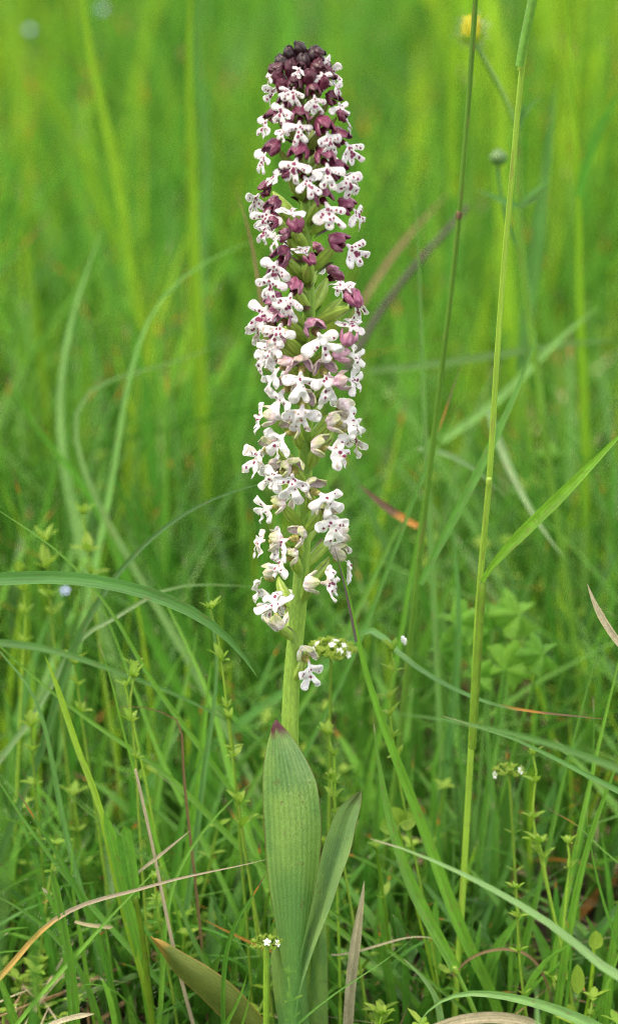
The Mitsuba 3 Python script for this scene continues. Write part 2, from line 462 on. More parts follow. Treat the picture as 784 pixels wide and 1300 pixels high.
def clumped(x0, x1, y0, y1, n_clumps, spread):
    def fn(c):
        cx, cy = rng.uniform(x0, x1, n_clumps), rng.uniform(y0, y1, n_clumps)
        i = rng.integers(0, n_clumps, c)
        return cx[i] + rng.normal(0, spread, c), cy[i] + rng.normal(0, spread, c)
    return fn


def clear_front(f):
    """Grass in front of the spike has been trodden short where the photographer lies."""
    return lambda x, y: np.where(y < 0.012, np.minimum(f(x, y), 0.015 + 0.25 * np.abs(y)), f(x, y))


def near_height(x, y):
    return 0.045 + 0.10 * np.clip((y - 0.02) / 0.35, 0, 1)


swards = {
    'short_grass': ('short fresh green grass crowding the ground round the foot of the spike', 'grass_green', [
        meadow(7200, clumped(-0.55, 0.55, -0.35, 0.4, 560, 0.012), clear_front(near_height), lambda x, y: 0.0022 + 0 * x, 0.7),
        meadow(3400, clumped(-0.5, 0.5, -0.25, 0.4, 340, 0.010), clear_front(near_height), lambda x, y: 0.0034 + 0 * x, 0.35, droop=0.3),
        meadow(1500, clumped(-0.2, 0.2, -0.05, 0.12, 240, 0.008), clear_front(lambda x, y: 0.05 + 0 * x), lambda x, y: 0.0036 + 0 * x, 0.6, droop=0.4)]),
    'meadow_grass': ('soft green meadow grass of all heights filling the distance behind the spike', 'meadow_green', [
        meadow(4200, clumped(-0.8, 0.8, 0.3, 1.0, 300, 0.02), lambda x, y: 0.155 + 0.02 * y, lambda x, y: 0.0046 + 0 * x, 0.4),
        meadow(8000, clumped(-1.6, 1.6, 0.9, 2.6, 420, 0.035), lambda x, y: 0.23 + 0 * y, lambda x, y: 0.0062 + 0 * x, 0.35),
        meadow(9000, clumped(-3.5, 3.5, 2.4, 5.5, 900, 0.06), lambda x, y: 0.24 + 0 * y, lambda x, y: 0.008 + 0 * x, 0.35)]),
    'blue_green_grass': ('bluish green grass blades growing through the meadow', 'meadow_blue', [
        meadow(1500, clumped(-0.5, 0.5, -0.3, 0.4, 160, 0.012), clear_front(near_height), lambda x, y: 0.0024 + 0 * x, 0.6),
        meadow(2200, clumped(-0.9, 0.9, 0.25, 1.2, 220, 0.02), lambda x, y: 0.13 + 0 * x, lambda x, y: 0.0046 + 0 * x, 0.6),
        meadow(2600, clumped(-2, 2, 0.8, 3.0, 260, 0.04), lambda x, y: 0.22 + 0 * x, lambda x, y: 0.008 + 0 * x, 0.5)]),
    'yellow_green_grass': ('yellowish green grass culms standing in the meadow', 'meadow_yellow', [
        meadow(500, clumped(-0.5, 0.5, 0.02, 0.4, 160, 0.012), near_height, lambda x, y: 0.0016 + 0 * x, 0.25, droop=0.1),
        meadow(1200, clumped(-0.9, 0.9, 0.3, 1.2, 220, 0.02), lambda x, y: 0.18 + 0 * x, lambda x, y: 0.0028 + 0 * x, 0.2, droop=0.1),
        meadow(3200, clumped(-2.2, 2.2, 0.8, 3.4, 300, 0.04), lambda x, y: 0.28 + 0 * x, lambda x, y: 0.007 + 0 * x, 0.25, droop=0.2)]),
    'dead_grass': ('straw coloured dead grass lying low among the roots', 'straw', [
        meadow(1700, clumped(-0.4, 0.4, -0.2, 0.4, 300, 0.012), lambda x, y: 0.024 + 0 * x, lambda x, y: 0.0013 + 0 * x, 2.4),
        meadow(700, clumped(-0.9, 0.9, 0.4, 1.3, 200, 0.02), lambda x, y: 0.07 + 0 * x, lambda x, y: 0.003 + 0 * x, 1.5)]),
    'brown_grass_litter': ('brown and rusty withered grass litter on the soil', 'brown_grass', [
        meadow(2600, clumped(-0.4, 0.4, -0.2, 0.4, 360, 0.012), lambda x, y: 0.022 + 0 * x, lambda x, y: 0.0014 + 0 * x, 2.6)]),
    'rusty_grass': ('orange brown scorched grass leaves scattered low in the meadow', 'rust_grass', [
        meadow(90, box(-0.5, 0.5, 0.02, 0.5), lambda x, y: 0.045 + 0 * x, lambda x, y: 0.0028 + 0 * x, 1.0),
        meadow(120, box(-1.0, 1.0, 0.5, 2.0), lambda x, y: 0.12 + 0 * x, lambda x, y: 0.003 + 0 * x, 0.5)]),
}
for name, (label, bsdf, ms) in swards.items():
    m = join(ms)
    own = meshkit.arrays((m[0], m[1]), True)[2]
    soft = own if name == 'short_grass' else unit(own * 0.5 + np.array([0, 0, 0.65]))            # normals bent skyward on flat blades: lighter, evener shading put in
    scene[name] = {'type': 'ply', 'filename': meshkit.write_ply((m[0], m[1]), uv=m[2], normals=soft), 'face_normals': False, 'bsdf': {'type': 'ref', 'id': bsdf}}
    labels[name] = {'label': label, 'category': 'grass', 'kind': 'stuff'}


# low herbs with paired leaves that read as pale specks between the blades
def herb_carpet(count, x0, x1, y0, y1, hmin, hmax, leaf):
    ms = []
    for _ in range(count):
        x, y = rng.uniform(x0, x1), rng.uniform(y0, y1)
        h = rng.uniform(hmin, hmax)
        top = np.array([x + rng.normal(0, 0.006), y + rng.normal(0, 0.006), h])
        base = np.array([x, y, 0.0])
        ms.append(tube([base, (base + top) / 2 + rng.normal(0, 0.002, 3), top], 0.0004, n=5, m=4, cap=False))
        for t in np.linspace(0.35, 1, rng.integers(3, 6)):
            c = base + (top - base) * t
            a0 = rng.uniform(0, 6.28)
            for a in (a0, a0 + 3.14, a0 + 1.57, a0 + 4.71)[:4 if t > 0.9 else 2]:
                d = np.array([math.cos(a), math.sin(a), rng.uniform(0.3, 1.1)])
                ms.append(leaf_mesh(c, d, np.array([0, 0, 1.0]), leaf * rng.uniform(0.6, 1.3), leaf * 0.5, n=4, m=3))
    return join(ms)


m = join([herb_carpet(170, -0.3, 0.3, 0.02, 0.25, 0.015, 0.05, 0.0042), herb_carpet(130, -0.2, 0.2, -0.07, 0.06, 0.006, 0.018, 0.0040), herb_carpet(160, -0.5, 0.5, 0.2, 0.6, 0.03, 0.09, 0.007)])
scene['ground_cover_herbs'] = mikit.ply((m[0], m[1]), 'herb_leaf', smooth=True, uv=m[2])
labels['ground_cover_herbs'] = {'label': 'carpet of small pale green paired-leaf herbs between the grass roots', 'category': 'herbs', 'kind': 'stuff'}

# ------------------------------------------------------------------ the burnt-tip orchid
orchid = thing('orchid', 'tall orchid spike of white crimson-spotted flowers with a dark purple top, standing in the meadow', 'orchid')
AX = [(399, 1335), (384, 1180), (368, 930), (376, 800), (384, 700), (388, 560), (392, 420), (389, 300), (385, 180), (382, 78)]
axis_pts = np.array([at(x, y, 0) for x, y in AX])
axis = spline(axis_pts, 200)


def axis_at(z):
    return np.array([np.interp(z, axis[:, 2], axis[:, 0]), np.interp(z, axis[:, 2], axis[:, 1]), z])


def stem_green_fn(p, n, uv):
    k, s, v = cells(uv)
    st = mikit.noise(s * 30, v * 8, 2.0)
    return mikit.mix(mi.Color3f(0.18, 0.34, 0.04), mi.Color3f(0.28, 0.44, 0.065), st) * (0.85 + 0.3 * mikit.noise(s * 40, v * 300, 5.0))


scene['orchid_stem'] = {'type': 'twosided', 'nested': {'type': 'principled', 'base_color': mikit.proc(stem_green_fn), 'roughness': 0.45, 'specular': 0.5}}
put(orchid, 'stem', tube(axis_pts, [0.0026, 0.0024, 0.0022, 0.0021, 0.0020, 0.0018, 0.0017, 0.0015, 0.0011, 0.0005], n=90, m=16), 'orchid_stem')


def leaf_surface(rows, depth, bulge, n=60, m=25, edge=None, sharp=2.2, tip=0):
    """rows: (y, left, right) pixels on the photograph from base to tip; depth(v): metres in front of the spike; bulge(v): how far its middle comes forward."""
    r = np.array(rows, float)
    t = np.concatenate([[0], np.cumsum(np.abs(np.diff(r[:, 0])) + 3)])
    t /= t[-1]
    v = np.linspace(0, 1, n) ** 0.85
    v = 1 - np.linspace(1, 0, n) ** 1.25
    yy, ll, rr = (PchipInterpolator(t, r[:, k])(v) for k in range(3))
    s = np.linspace(0, 1, m)
    P = np.empty((n, m, 3))
    for i in range(n):
        D, B = depth(v[i]), bulge(v[i])
        for j in range(m):
            a = 2 * s[j] - 1
            P[i, j] = at(ll[i] + (rr[i] - ll[i]) * s[j], yy[i] + (edge(a, v[i]) if edge else 0), -(D + B * (1 - abs(a + 0.25 * (sharp < 2)) ** sharp)))
    k = next_id(tip)
    uv = np.stack(np.broadcast_arrays(k + 0.003 + 0.994 * s[None], v[:, None]), -1)
    return P.reshape(-1, 3), grid_faces(n, m), uv.reshape(-1, 2)


put(orchid, 'leaf', leaf_surface([(1340, 384, 404), (1290, 374, 393), (1240, 362, 389), (1200, 354, 392), (1150, 345, 399), (1100, 338, 406), (1050, 335, 408), (1000, 333, 403), (975, 334, 394),
                                  (950, 338, 380), (930, 343, 366), (920, 346, 357), (913, 350, 351)], lambda v: 0.0025 + 0.004 * math.sin(v * 2.6), lambda v: 0.0055 * (1 - v) ** 0.3),
    'orchid_leaf', 'broad upright ribbed leaf with a purple tip clasping the stem')
put(orchid, 'leaf', leaf_surface([(1330, 364, 371), (1278, 370, 377), (1212, 381, 396), (1145, 396, 422), (1112, 402, 433), (1079, 409, 445), (1046, 420, 452), (1026, 430, 457), (1012, 445, 459), (1004, 456.5, 458.5)],
                                 lambda v: 0.0115 + 0.004 * v, lambda v: -0.008 * (1 - v) ** 0.3, sharp=1.1, tip=1), 'orchid_leaf', 'narrow folded leaf leaning right, with nibbled reddish margin')
put(orchid, 'leaf', leaf_surface([(1345, 382, 418), (1290, 384, 416), (1250, 390, 416), (1200, 397, 415), (1165, 401, 411), (1150, 404, 407)], lambda v: 0.001, lambda v: 0.004), 'orchid_leaf')
put(orchid, 'leaf', leaf_surface([(1345, 366, 390), (1290, 352, 382), (1250, 346, 374), (1215, 344, 362), (1195, 349, 352)], lambda v: -0.002, lambda v: 0.002), 'orchid_leaf')
put(orchid, 'leaf', leaf_surface([(1350, 372, 352), (1325, 350, 332), (1300, 326, 308), (1270, 296, 278), (1246, 266, 252), (1222, 232, 222), (1198, 204, 200), (1189, 193, 189)][:],
                                 lambda v: 0.004 + 0.006 * v, lambda v: 0.003, edge=lambda a, v: 19 * a * math.sin(math.pi * min(1, v * 1.02)) ** 0.7), 'withered_leaf', 'withering olive leaf with brown edges bent down to the left')


# -- flowers
def lip_outline(w, lobe, fork, seed):
    r = np.random.default_rng(seed)
    j = lambda s: r.normal(0, s)

    def arm(x0, y0, r0, x1, y1, r1):
        return unary_union([Point(x0 + (x1 - x0) * t, y0 + (y1 - y0) * t).buffer(r0 + (r1 - r0) * t ** 0.7, 12) for t in np.linspace(0, 1, 7)])
    g = [arm(0, 0, .38, 0, 3.0, .74)]
    for s in (-1, 1):
        g.append(arm(s * 0.3, 1.1, .42, s * (2.3 * w + j(.25)), 1.7 + j(.45), 1.03 + j(.13)))
        g.append(arm(s * 0.35, 2.8, .5, s * (fork + 0.12 + j(.22)), 3.5 + lobe + j(.3), 0.81 + j(.1)))
    return unary_union(g).buffer(0.12).buffer(-0.12).simplify(0.02)


def sheet(poly, thick, step=0.34):
    """A polygon (millimetres) as a thin pillow: points, faces, and how far each point lies from the rim."""
    L = poly.exterior.length
    b = np.array([poly.exterior.interpolate(d).coords[0] for d in np.linspace(0, L, int(L / step), endpoint=False)])
    x0, y0, x1, y1 = poly.bounds
    g = np.array([(x + (step / 2 if k % 2 else 0), y) for k, y in enumerate(np.arange(y0, y1, step * 0.87)) for x in np.arange(x0, x1, step)])
    inner = poly.buffer(-step * 0.55)
    g = np.array([p for p in g if inner.contains(Point(p))])
    p = np.vstack([b, g])
    f = Delaunay(p).simplices
    cen = p[f].mean(1)
    f = f[[poly.contains(Point(c)) for c in cen]]
    a = np.cross(p[f[:, 1]] - p[f[:, 0]], p[f[:, 2]] - p[f[:, 0]])
    f[a < 0] = f[a < 0][:, ::-1]
    d = np.array([poly.exterior.distance(Point(q)) for q in p])
    h = thick * np.sqrt(np.clip(d / 0.16, 0, 1))
    nb = len(b)
    inner_idx = np.concatenate([np.arange(nb), len(p) + np.arange(len(g))])
    P = np.vstack([p, g])
    H = np.concatenate([h, -h[nb:]])
    F = np.vstack([f, inner_idx[f][:, ::-1]])
    return P, F, H


lips = []
for i in range(14):
    old = i >= 5
    P_, F_, H_ = sheet(lip_outline(1.0 if not old else 1.08, 1.15 if not old else 1.25, 0.98 if not old else 1.15, 100 + i), 0.06)
    lips.append((P_, F_, H_))


def lip_mesh(i, k, old):
    P_, F_, H_ = lips[i]
    r = np.random.default_rng(400 + k)
    x, q = P_[:, 0], P_[:, 1]
    bend = r.normal(0, .02)
    fwd = 0.50 * q - (0.07 + bend) * q ** 2 + (0.10 + r.normal(0, .05)) * np.abs(x) ** 1.6 * r.uniform(-1.1, 1.3) * 0.6
    down = 0.93 * q
    twist = r.normal(0, .22) * x
    rag = (0.7 if old else 0.4) * (meshkit.noise(np.stack([x * 0.9 + k * 7.3, q * 0.9, 0 * x], -1)) - 0.5) * 2
    v = np.stack([x, -(fwd + twist + rag) - H_, -down], 1)
    uv = np.stack([20 * (2 * k + (0 if old else 1)) + 10 + x, q], 1)
    return v, F_, uv


def hood_colour(ly, n, seed, th, ph):
    """Pigment of a hood: almost black in the unopened top, wine red, then pink, and whitish with green veins in the oldest flowers."""
    stops = [60, 115, 190, 290, 390, 450, 540, 880]
    cols = np.array([(.022, .007, .011), (.085, .011, .030), (.16, .019, .066), (.20, .032, .092), (.29, .085, .165), (.52, .28, .40), (.78, .67, .72), (.82, .79, .75)])
    c = np.array([np.interp(ly, stops, cols[:, k]) for k in range(3)])
    r = np.random.default_rng(seed)
    c = c * r.uniform(0.8, 1.2)
    rib = np.clip(np.cos(ph * 9 + r.uniform(0, 6)), 0, 1) ** 3
    mott = meshkit.noise(np.stack([th * 5, ph * 4, 0 * ph + seed], -1))
    old = np.clip((ly - 430) / 120, 0, 1)
    C = c[None] * (0.65 + 0.7 * mott)[:, None]
    C = C * (1 - rib[:, None] * np.array([.25, .6, .45]) * 0.8)
    green = np.array([.36, .46, .12])
    g = (np.clip((th - 1.0) / 0.9, 0, 1) * old)[:, None] * 0.9
    C = C * (1 - g) + green * (0.75 + 0.4 * rib[:, None]) * g
    pale = np.clip((mott - 0.62) * 3, 0, 1)[:, None] * np.clip((ly - 130) / 160, 0, 1) * 0.35
    return np.clip(C * (1 - pale) + np.array([.75, .62, .68]) * pale, 0, 0.85)


def hood_mesh(ly, seed, k=1.0):
    """The helmet: three overlapping concave sepals that run from the ovary over the mouth, each with veins and a pointed tip; and the dark throat inside."""
    r = np.random.default_rng(seed)
    old = np.clip((ly - 400) / 120, 0, 1)
    n, m = 12, 11
    t, x = np.linspace(0.03, 1, n)[:, None], np.linspace(-1, 1, m)[None]
    vs, fs, cs, o = [], [], [], 0
    for c0, half, reach, lift in ((0.0, 0.95, 2.45, 1.0), (1.35, 0.95, 2.25, .94), (-1.35, 0.95, 2.25, .94)):
        reach = reach * r.uniform(.9, 1.06) - 0.25 * old
        th = t * reach + 0 * x
        w = half * (1 - t ** 3.2) ** 0.6 * r.uniform(.9, 1.1)
        ps = c0 + r.normal(0, .08) + w * x
        flare = 1 + (0.05 + 0.22 * old * r.uniform(.4, 1.3)) * t ** 2.5 + 0 * x
        rr = lift * flare * (1 - 0.07 * np.abs(x) ** 3 + 0.03 * np.cos(x * 9.4) + 0.26 * (meshkit.noise(np.stack([2.2 * np.sin(ps), 2.2 * np.cos(ps), th * 1.7 + seed * 3.1], -1)) - 0.5))
        d = np.stack([np.sin(th) * np.sin(ps), np.cos(th), np.sin(th) * np.cos(ps)], -1)
        P_ = d * rr[..., None] * np.array([2.05, 2.35, 2.0]) * k
        ca, sa = math.cos(0.55 - 0.25 * old), math.sin(0.55 - 0.25 * old)            # the helmet nods over the mouth
        P_ = np.stack([P_[..., 0], P_[..., 1] * ca - P_[..., 2] * sa * 0 + 0 * P_[..., 2], P_[..., 2] + P_[..., 1] * sa], -1) + np.array([0, 0.95, 0.75])
        C = hood_colour(ly, n, seed, th.ravel(), ps.ravel())
        rib = (np.clip(np.cos(x * 9.4), 0, 1) ** 3 + 0 * t).ravel()[:, None]
        C = C * (1 - rib * np.array([.28, .62, .42]) * (0.8 - 0.45 * old))
        rim = (np.clip(t - .72, 0, 1) / .28 + 0 * x).ravel()[:, None]
        C = C * (1 - rim * (1 - old) * 0.25)
        vs.append(P_.reshape(-1, 3)); fs.append(grid_faces(n, m) + o); cs.append(C); o += n * m
    b = np.array([0, 1.5, 0.1])
    tv, tf, _ = tube([b + [0, .9, .3], b, b + [0, -.9, .15]], [.8, .75, .35], n=7, m=9)
    col = np.array([.10, .012, .03]) * (1 - old) + np.array([.38, .36, .10]) * old
    vs.append(tv); fs.append(tf + o); cs.append(np.tile(col, (len(tv), 1)))
    return np.vstack(vs), np.vstack(fs), np.vstack(cs)


def bud_mesh(ly, seed):
    """An unopened flower: an egg of wrinkled folded sepals with a blunt bent tip."""
    r = np.random.default_rng(seed)
    n, m = 16, 30
    th, ph = np.linspace(0.02, 3.12, n)[:, None], np.linspace(0, 2 * np.pi, m + 1)[None]
    q = np.stack([np.sin(th) * np.cos(ph), np.sin(th) * np.sin(ph), np.cos(th) + 0 * ph], -1)
    rr = 1 - 0.13 * np.abs(np.cos(1.5 * ph + 0.4 + 0.5 * th)) ** 6 + 0.34 * (meshkit.noise(q * 2.1 + seed * 1.7) - 0.5) + 0.12 * (meshkit.noise(q * 6 + seed) - 0.5)
    ax = np.array([1.55, 1.6, 2.15])
    P_ = q * rr[..., None] * ax
    P_[..., 0] += 0.12 * P_[..., 2] ** 2 * r.normal(0, .6)
    return P_.reshape(-1, 3), grid_faces(n, m + 1), hood_colour(ly, n, seed, (th + 0 * ph).ravel(), (ph + 0 * th).ravel())


LIP = {}
FLOWERS = [(378, 91, .55, 0, 20, 20), (362, 117, .6, -15, 10, 30),  # lip centre x, y in the photograph; size; extra turn, tilt, roll in degrees
    (412, 101, .80, 0, 5, -20), (416, 80, .72, 30, 0, -30), (340, 103, .80, -25, 0, 20), (373, 122, .82, 0, 0, 0), (401, 132, .86, 0, 0, -8), (429, 114, .82, 20, 0, -25), (356, 144, .86, -5, 0, 10),
    (435, 140, .84, 10, 0, -25), (443, 159, .70, 45, 0, -20), (334, 162, .84, -25, 0, 20), (380, 168, .95, 0, 0, 0), (419, 181, .95, 5, 0, -8), (359, 169, .55, -20, 10, 10),
    (447, 193, .95, 0, 0, -25), (332, 206, .92, -30, 0, 15), (373, 215, .98, -5, 0, 12), (416, 222, .98, 0, 0, 0), (347, 225, .70, -40, 30, 30), (393, 235, .92, 0, 10, -30), (444, 234, 1.0, 5, 0, -30),
    (335, 280, .95, -10, 0, 15), (370, 267, .90, -5, 75, 150), (419, 272, 1.05, 0, 0, -15), (458, 277, 1.0, 5, 0, -35), (334, 297, .85, -15, 0, 25), (347, 309, .75, -40, 10, 30),
    (384, 317, .68, -15, 70, 120), (452, 320, 1.08, 0, 10, -45), (347, 346, 1.05, 0, 0, 15), (343, 364, 1.0, -5, 0, 10), (436, 361, 1.0, 5, 80, 165), (366, 388, 1.08, 0, 0, 10),
    (330, 402, 1.08, -20, 0, 25), (352, 426, 1.02, 0, 0, 10), (447, 410, .95, 15, 70, -130), (412, 437, 1.15, 0, 5, -30), (341, 447, .95, -15, 0, 20),
    (334, 457, .95, -20, 0, 20), (344, 479, 1.0, -25, 0, 30), (452, 452, .95, 40, 20, -60), (381, 489, 1.15, 0, 0, 0), (416, 492, 1.15, 0, 0, -5), (452, 482, 1.0, 45, 20, -70),
    (352, 511, 1.12, -10, 0, 15), (382, 530, 1.12, 0, 0, 5), (326, 532, 1.0, -45, 10, 60), (450, 537, 1.1, 25, 20, -65), (352, 563, 1.1, -20, 0, 30), (324, 584, 1.05, -20, 0, 20),
    (432, 574, 1.15, 25, 15, -55), (345, 607, .85, -30, 0, 40), (370, 618, 1.15, 0, 0, 0), (418, 637, 1.15, 15, 10, -35), (333, 648, .95, -35, 10, 50), (422, 671, 1.15, 0, 0, -12),
    (328, 690, 1.05, -40, 10, 60), (352, 692, 1.12, -20, 10, 50), (352, 719, .9, -30, 0, 40), (420, 741, 1.10, 40, 15, -70), (347, 762, 1.15, -10, 70, 150), (394, 856, 1.12, 0, 0, 0)]
Ry = [(55, 24), (80, 36), (100, 46), (160, 62), (220, 70), (300, 74), (500, 74), (700, 72), (790, 70), (880, 34)]


def frame(az, tilt, roll):
    f = np.array([math.sin(az), -math.cos(az), 0.0])
    r = np.array([math.cos(az), math.sin(az), 0.0])
    u = np.array([0, 0, 1.0])
    a = math.radians(tilt)
    f, u = math.cos(a) * f + math.sin(a) * u, math.cos(a) * u - math.sin(a) * f
    a = math.radians(roll)
    r, u = math.cos(a) * r + math.sin(a) * u, math.cos(a) * u - math.sin(a) * r
    return np.stack([r, -f, u], 1)                        # columns: right, back, up


def ovary_and_bract(fl, foot, out, hood_back, ly, k, seed):
    r = np.random.default_rng(seed)
    span = np.linalg.norm(hood_back - foot)
    mid = foot + (hood_back - foot) * 0.45 + out * 0.0012 + np.array([0, 0, 0.0008])
    fat = np.interp(ly, [60, 200, 300, 700, 880], [.7, .95, 1.45, 1.35, 1.1]) * 1e-3
    n, m = 16, 14
    v, f, _ = tube([foot, mid, hood_back], [fat * .55, fat * .95, fat * 1.05, fat * .9, fat * .3], n=n, m=m, cap=False)
    ph, tt = np.tile(np.linspace(0, 2 * np.pi, m + 1), n), np.repeat(np.linspace(0, 1, n), m + 1)
    rib = np.clip(np.cos(ph * 6 + tt * 2), -1, 1) * 0.5 + 0.5
    c = np.array([.30, .44, .065])[None] * (0.72 + 0.5 * rib)[:, None] * (0.85 + 0.3 * meshkit.noise(np.stack([ph * 2, tt * 9, 0 * ph + seed], -1)))[:, None]
    dark = np.interp(ly, [60, 170, 260], [.75, .45, 0])
    c = c * (1 - dark) + np.array([.07, .012, .025]) * dark
    part(fl, 'ovary', (v, f), 'flesh', color=c)
    # bract: a narrow pointed scale below the ovary
    L = np.interp(ly, [60, 200, 400, 700, 880], [3.2, 5.0, 6.5, 9.0, 9.5]) * 1e-3
    d = unit(unit(hood_back - foot) * 0.9 + np.array([0, 0, np.interp(ly, [200, 500, 900], [.1, .4, .9])]) + out * np.interp(ly, [300, 600], [.35, .1]))
    side = unit(np.cross(d, out)) * r.choice([-1, 1])
    v, f, uv = leaf_mesh(foot + out * 0.0004 - np.array([0, 0, fat * 1.1]) + side * fat * r.uniform(0.1, .9), d, unit(out + side * 0.5 - np.array([0, 0, .3])), L, fat * 1.5, cup=-0.5, curl=-0.12, n=11, m=7, point=1.2)
    tt = uv[:, 1]
    tip = np.clip((tt - np.interp(ly, [200, 420, 600], [0.05, .45, .65])) / 0.3, 0, 1)[:, None]
    base = np.array([.20, .33, .07]) * np.interp(ly, [300, 700], [1, 1.35])
    purple = np.array([np.interp(ly, [200, 600], [.055, .24]), np.interp(ly, [200, 600], [.010, .12]), np.interp(ly, [200, 600], [.022, .13])])
    part(fl, 'bract', (v, f), 'flesh', color=base * (1 - tip) + purple * tip)


def flower(az, z, R, ly, sz, turn, tilt, roll, seed, k):
    fl = numbered(orchid + '__flower', parts_used)
    old = ly > 420
    rad = np.array([math.sin(az), -math.cos(az), 0.0])
    M = frame(az * (0.64 if abs(az) < 1.6 else 1) + math.radians(turn), tilt, -roll)
    S = 1e-3 * sz * 1.12
    ax = axis_at(z)
    mouth = ax + rad * R
    lip_local = np.array([0, -0.9, -2.1])                  # the lip's middle below the mouth
    org = mouth - M @ (lip_local * S)
    v, f, C = hood_mesh(ly, seed, 1.16 if ly < 260 else 1.0)
    part(fl, 'hood', (org + (v * S) @ M.T, f), 'flesh', color=C)
    i = int(np.random.default_rng(seed).integers(0, 5)) if not old else int(np.random.default_rng(seed).integers(5, 14))
    v, f, uv = lip_mesh(i, k, old)
    part(fl, 'lip', (org + (v * S) @ M.T, f), 'lip_petal', uv=uv)
    back = org + M @ (np.array([0, 3.3, 0.5]) * S)
    foot = axis_at(max(back[2] - 0.0065, 0.02)) + rad * 0.0012
    ovary_and_bract(fl, foot, rad, back, ly, k, seed)


kf = 0
for lx, ly, sz, turn, tilt, roll in FLOWERS:
    p = at(lx, ly, -0.004)
    a = axis_at(p[2])
    R = size(np.interp(ly, *zip(*Ry)), 0)
    az = math.asin(np.clip((p[0] - a[0]) / R, -0.96, 0.96))
    R2 = R if abs(p[0] - a[0]) < 0.96 * R else abs(p[0] - a[0]) / 0.96
    p = at(lx, ly, -R2 * math.cos(az))
    flower(az, p[2], R2, ly, sz * (0.9 if ly < 165 else 1), turn, tilt, roll, 1000 + kf, kf)
    kf += 1
for i in range(26):                                        # the far side of the spike, which the photograph only hints at
    ly = 95 + i * 27.5
    az = math.pi + ((i * 2.4) % 2.9 - 1.45)
    p = at(385, ly, 0)
    flower(az, p[2], size(np.interp(ly, *zip(*Ry)) * 0.92, 0), ly, np.interp(ly, [90, 450], [.8, 1.1]), rng.normal(0, 15), rng.uniform(-5, 15), rng.normal(0, 25), 3000 + i, kf)
    kf += 1

BUDS = [(358, 79, 1.15, 42), (367, 70, 1.15, 20), (381, 63, 1.15, 3), (397, 70, 1.4, -32), (350, 90, 1.1, 55), (353, 100, 1.15, 20), (384, 80, 1.3, 0), (402, 86, 1.2, -20), (412, 93, 1.1, -34),
        (369, 88, 1.3, 14), (392, 98, 1.25, -6), (358, 110, 1.2, 12), (410, 106, 1.2, -18)]
for i, (bx, by, sz, roll) in enumerate(BUDS):
    p = at(bx, by, -0.004)
    a = axis_at(p[2])
    R = size(np.interp(by, *zip(*Ry)) * 0.85, 0)
    az = math.asin(np.clip((p[0] - a[0]) / R, -0.93, 0.93))
    p = at(bx, by, -R * math.cos(az) * np.interp(by, [60, 75, 90], [0.3, 0.7, 1]))
    M = frame(az * 0.7, np.interp(by, [60, 110], [-15, -30]), roll)
    v, f, C = bud_mesh(by - 25 if by < 82 else by + 14, 5000 + i)
    v = v * 1e-3 * sz * 0.86
    part(orchid, 'bud', (p + v @ M.T, f), 'flesh', color=C)

# ------------------------------------------------------------------ single blades and stems that the photograph shows one by one
def rooted(pts, out=0.3):
    """Carries a blade's line from its lowest point in view on to the ground."""
    p0, p1 = pts[0], pts[1]
    d = unit(p0 - p1)
    g = ground_height(np.array([p0[0]]), np.array([p0[1]]))[0] - 0.002
    if p0[2] - g < 0.004:
        return pts
    if d[2] < -0.35:
        foot = p0 + d * ((p0[2] - g) / -d[2])
    else:
        foot = p0 + np.array([d[0], d[1], 0]) * min((p0[2] - g) * 0.6, 0.04)
    foot[2] = g
    mid = (p0 + foot) / 2 + np.array([0, 0, 0.1 * (p0[2] - g)])
    return np.vstack([foot, mid, pts]) if p0[2] - g > 0.02 else np.vstack([foot, pts])


def line(px, y0, y1):
    t = np.linspace(0, 1, len(px))
    return np.array([at(x, y, y0 + (y1 - y0) * s) for (x, y), s in zip(px, t)])


def blade(label, px, y, w, mat='grass_green_ribbed', tip=0, group=None, name='grass_plant', cat='grass plant', root=True, **kw):
    y0, y1 = y if isinstance(y, tuple) else (y, y)
    pts = line(px, y0, y1)
    if root:
        pts = rooted(pts)
    kw.setdefault('twist', (rng.uniform(-30, 30), rng.uniform(-20, 20)))
    return single(name, label, cat, ribbon(pts, size(w, (y0 + y1) / 2), tip=tip, **kw), mat, group)


def hairs(key, pts, width, count, length, seed):
    """Fine white hairs along a blade's margins."""
    r = np.random.default_rng(seed)
    c = spline(pts, 120)
    t = unit(np.gradient(c, axis=0)); s = unit(np.cross(t, unit(EYE - c)))
    ms = []
    for _ in range(count):
        i, sg = r.integers(10, 115), r.choice([-1, 1])
        b = c[i] + s[i] * sg * width * 0.48
        d = unit(s[i] * sg + t[i] * r.normal(.3, .4) + r.normal(0, .3, 3))
        ms.append(tube([b, b + d * length * r.uniform(.5, 1.2)], [3.5e-5, 1e-5], n=2, m=3, cap=False))
    m = join(ms)
    k = part(key, 'hair', (m[0], m[1]), 'white_hair', smooth=False)
    labels[k] = {'kind': 'stuff'}


def stem(name, label, cat, px, y, r_px, mat='grass_green', group=None, taper=0.7, root=True):
    y0, y1 = y if isinstance(y, tuple) else (y, y)
    key = thing(name, label, cat, group)
    pts = rooted(line(px, y0, y1)) if root else line(px, y0, y1)
    r = size(r_px, (y0 + y1) / 2)
    put(key, 'culm', tube(pts, [r, r * (1 + taper) / 2, r * taper], n=40), mat)
    return key


def node(key, px, py, y, r_px, mat='grass_yellow', along=(0, 1)):
    p = at(px, py, y)
    d = unit(at(px + along[0], py - along[1], y) - p)
    r = size(r_px, y)
    put(key, 'node', tube([p - d * r * 1.3, p, p + d * r * 1.3], [r * .86, r * 1.0, r * 1.02, r * .86], n=7, m=10), mat)


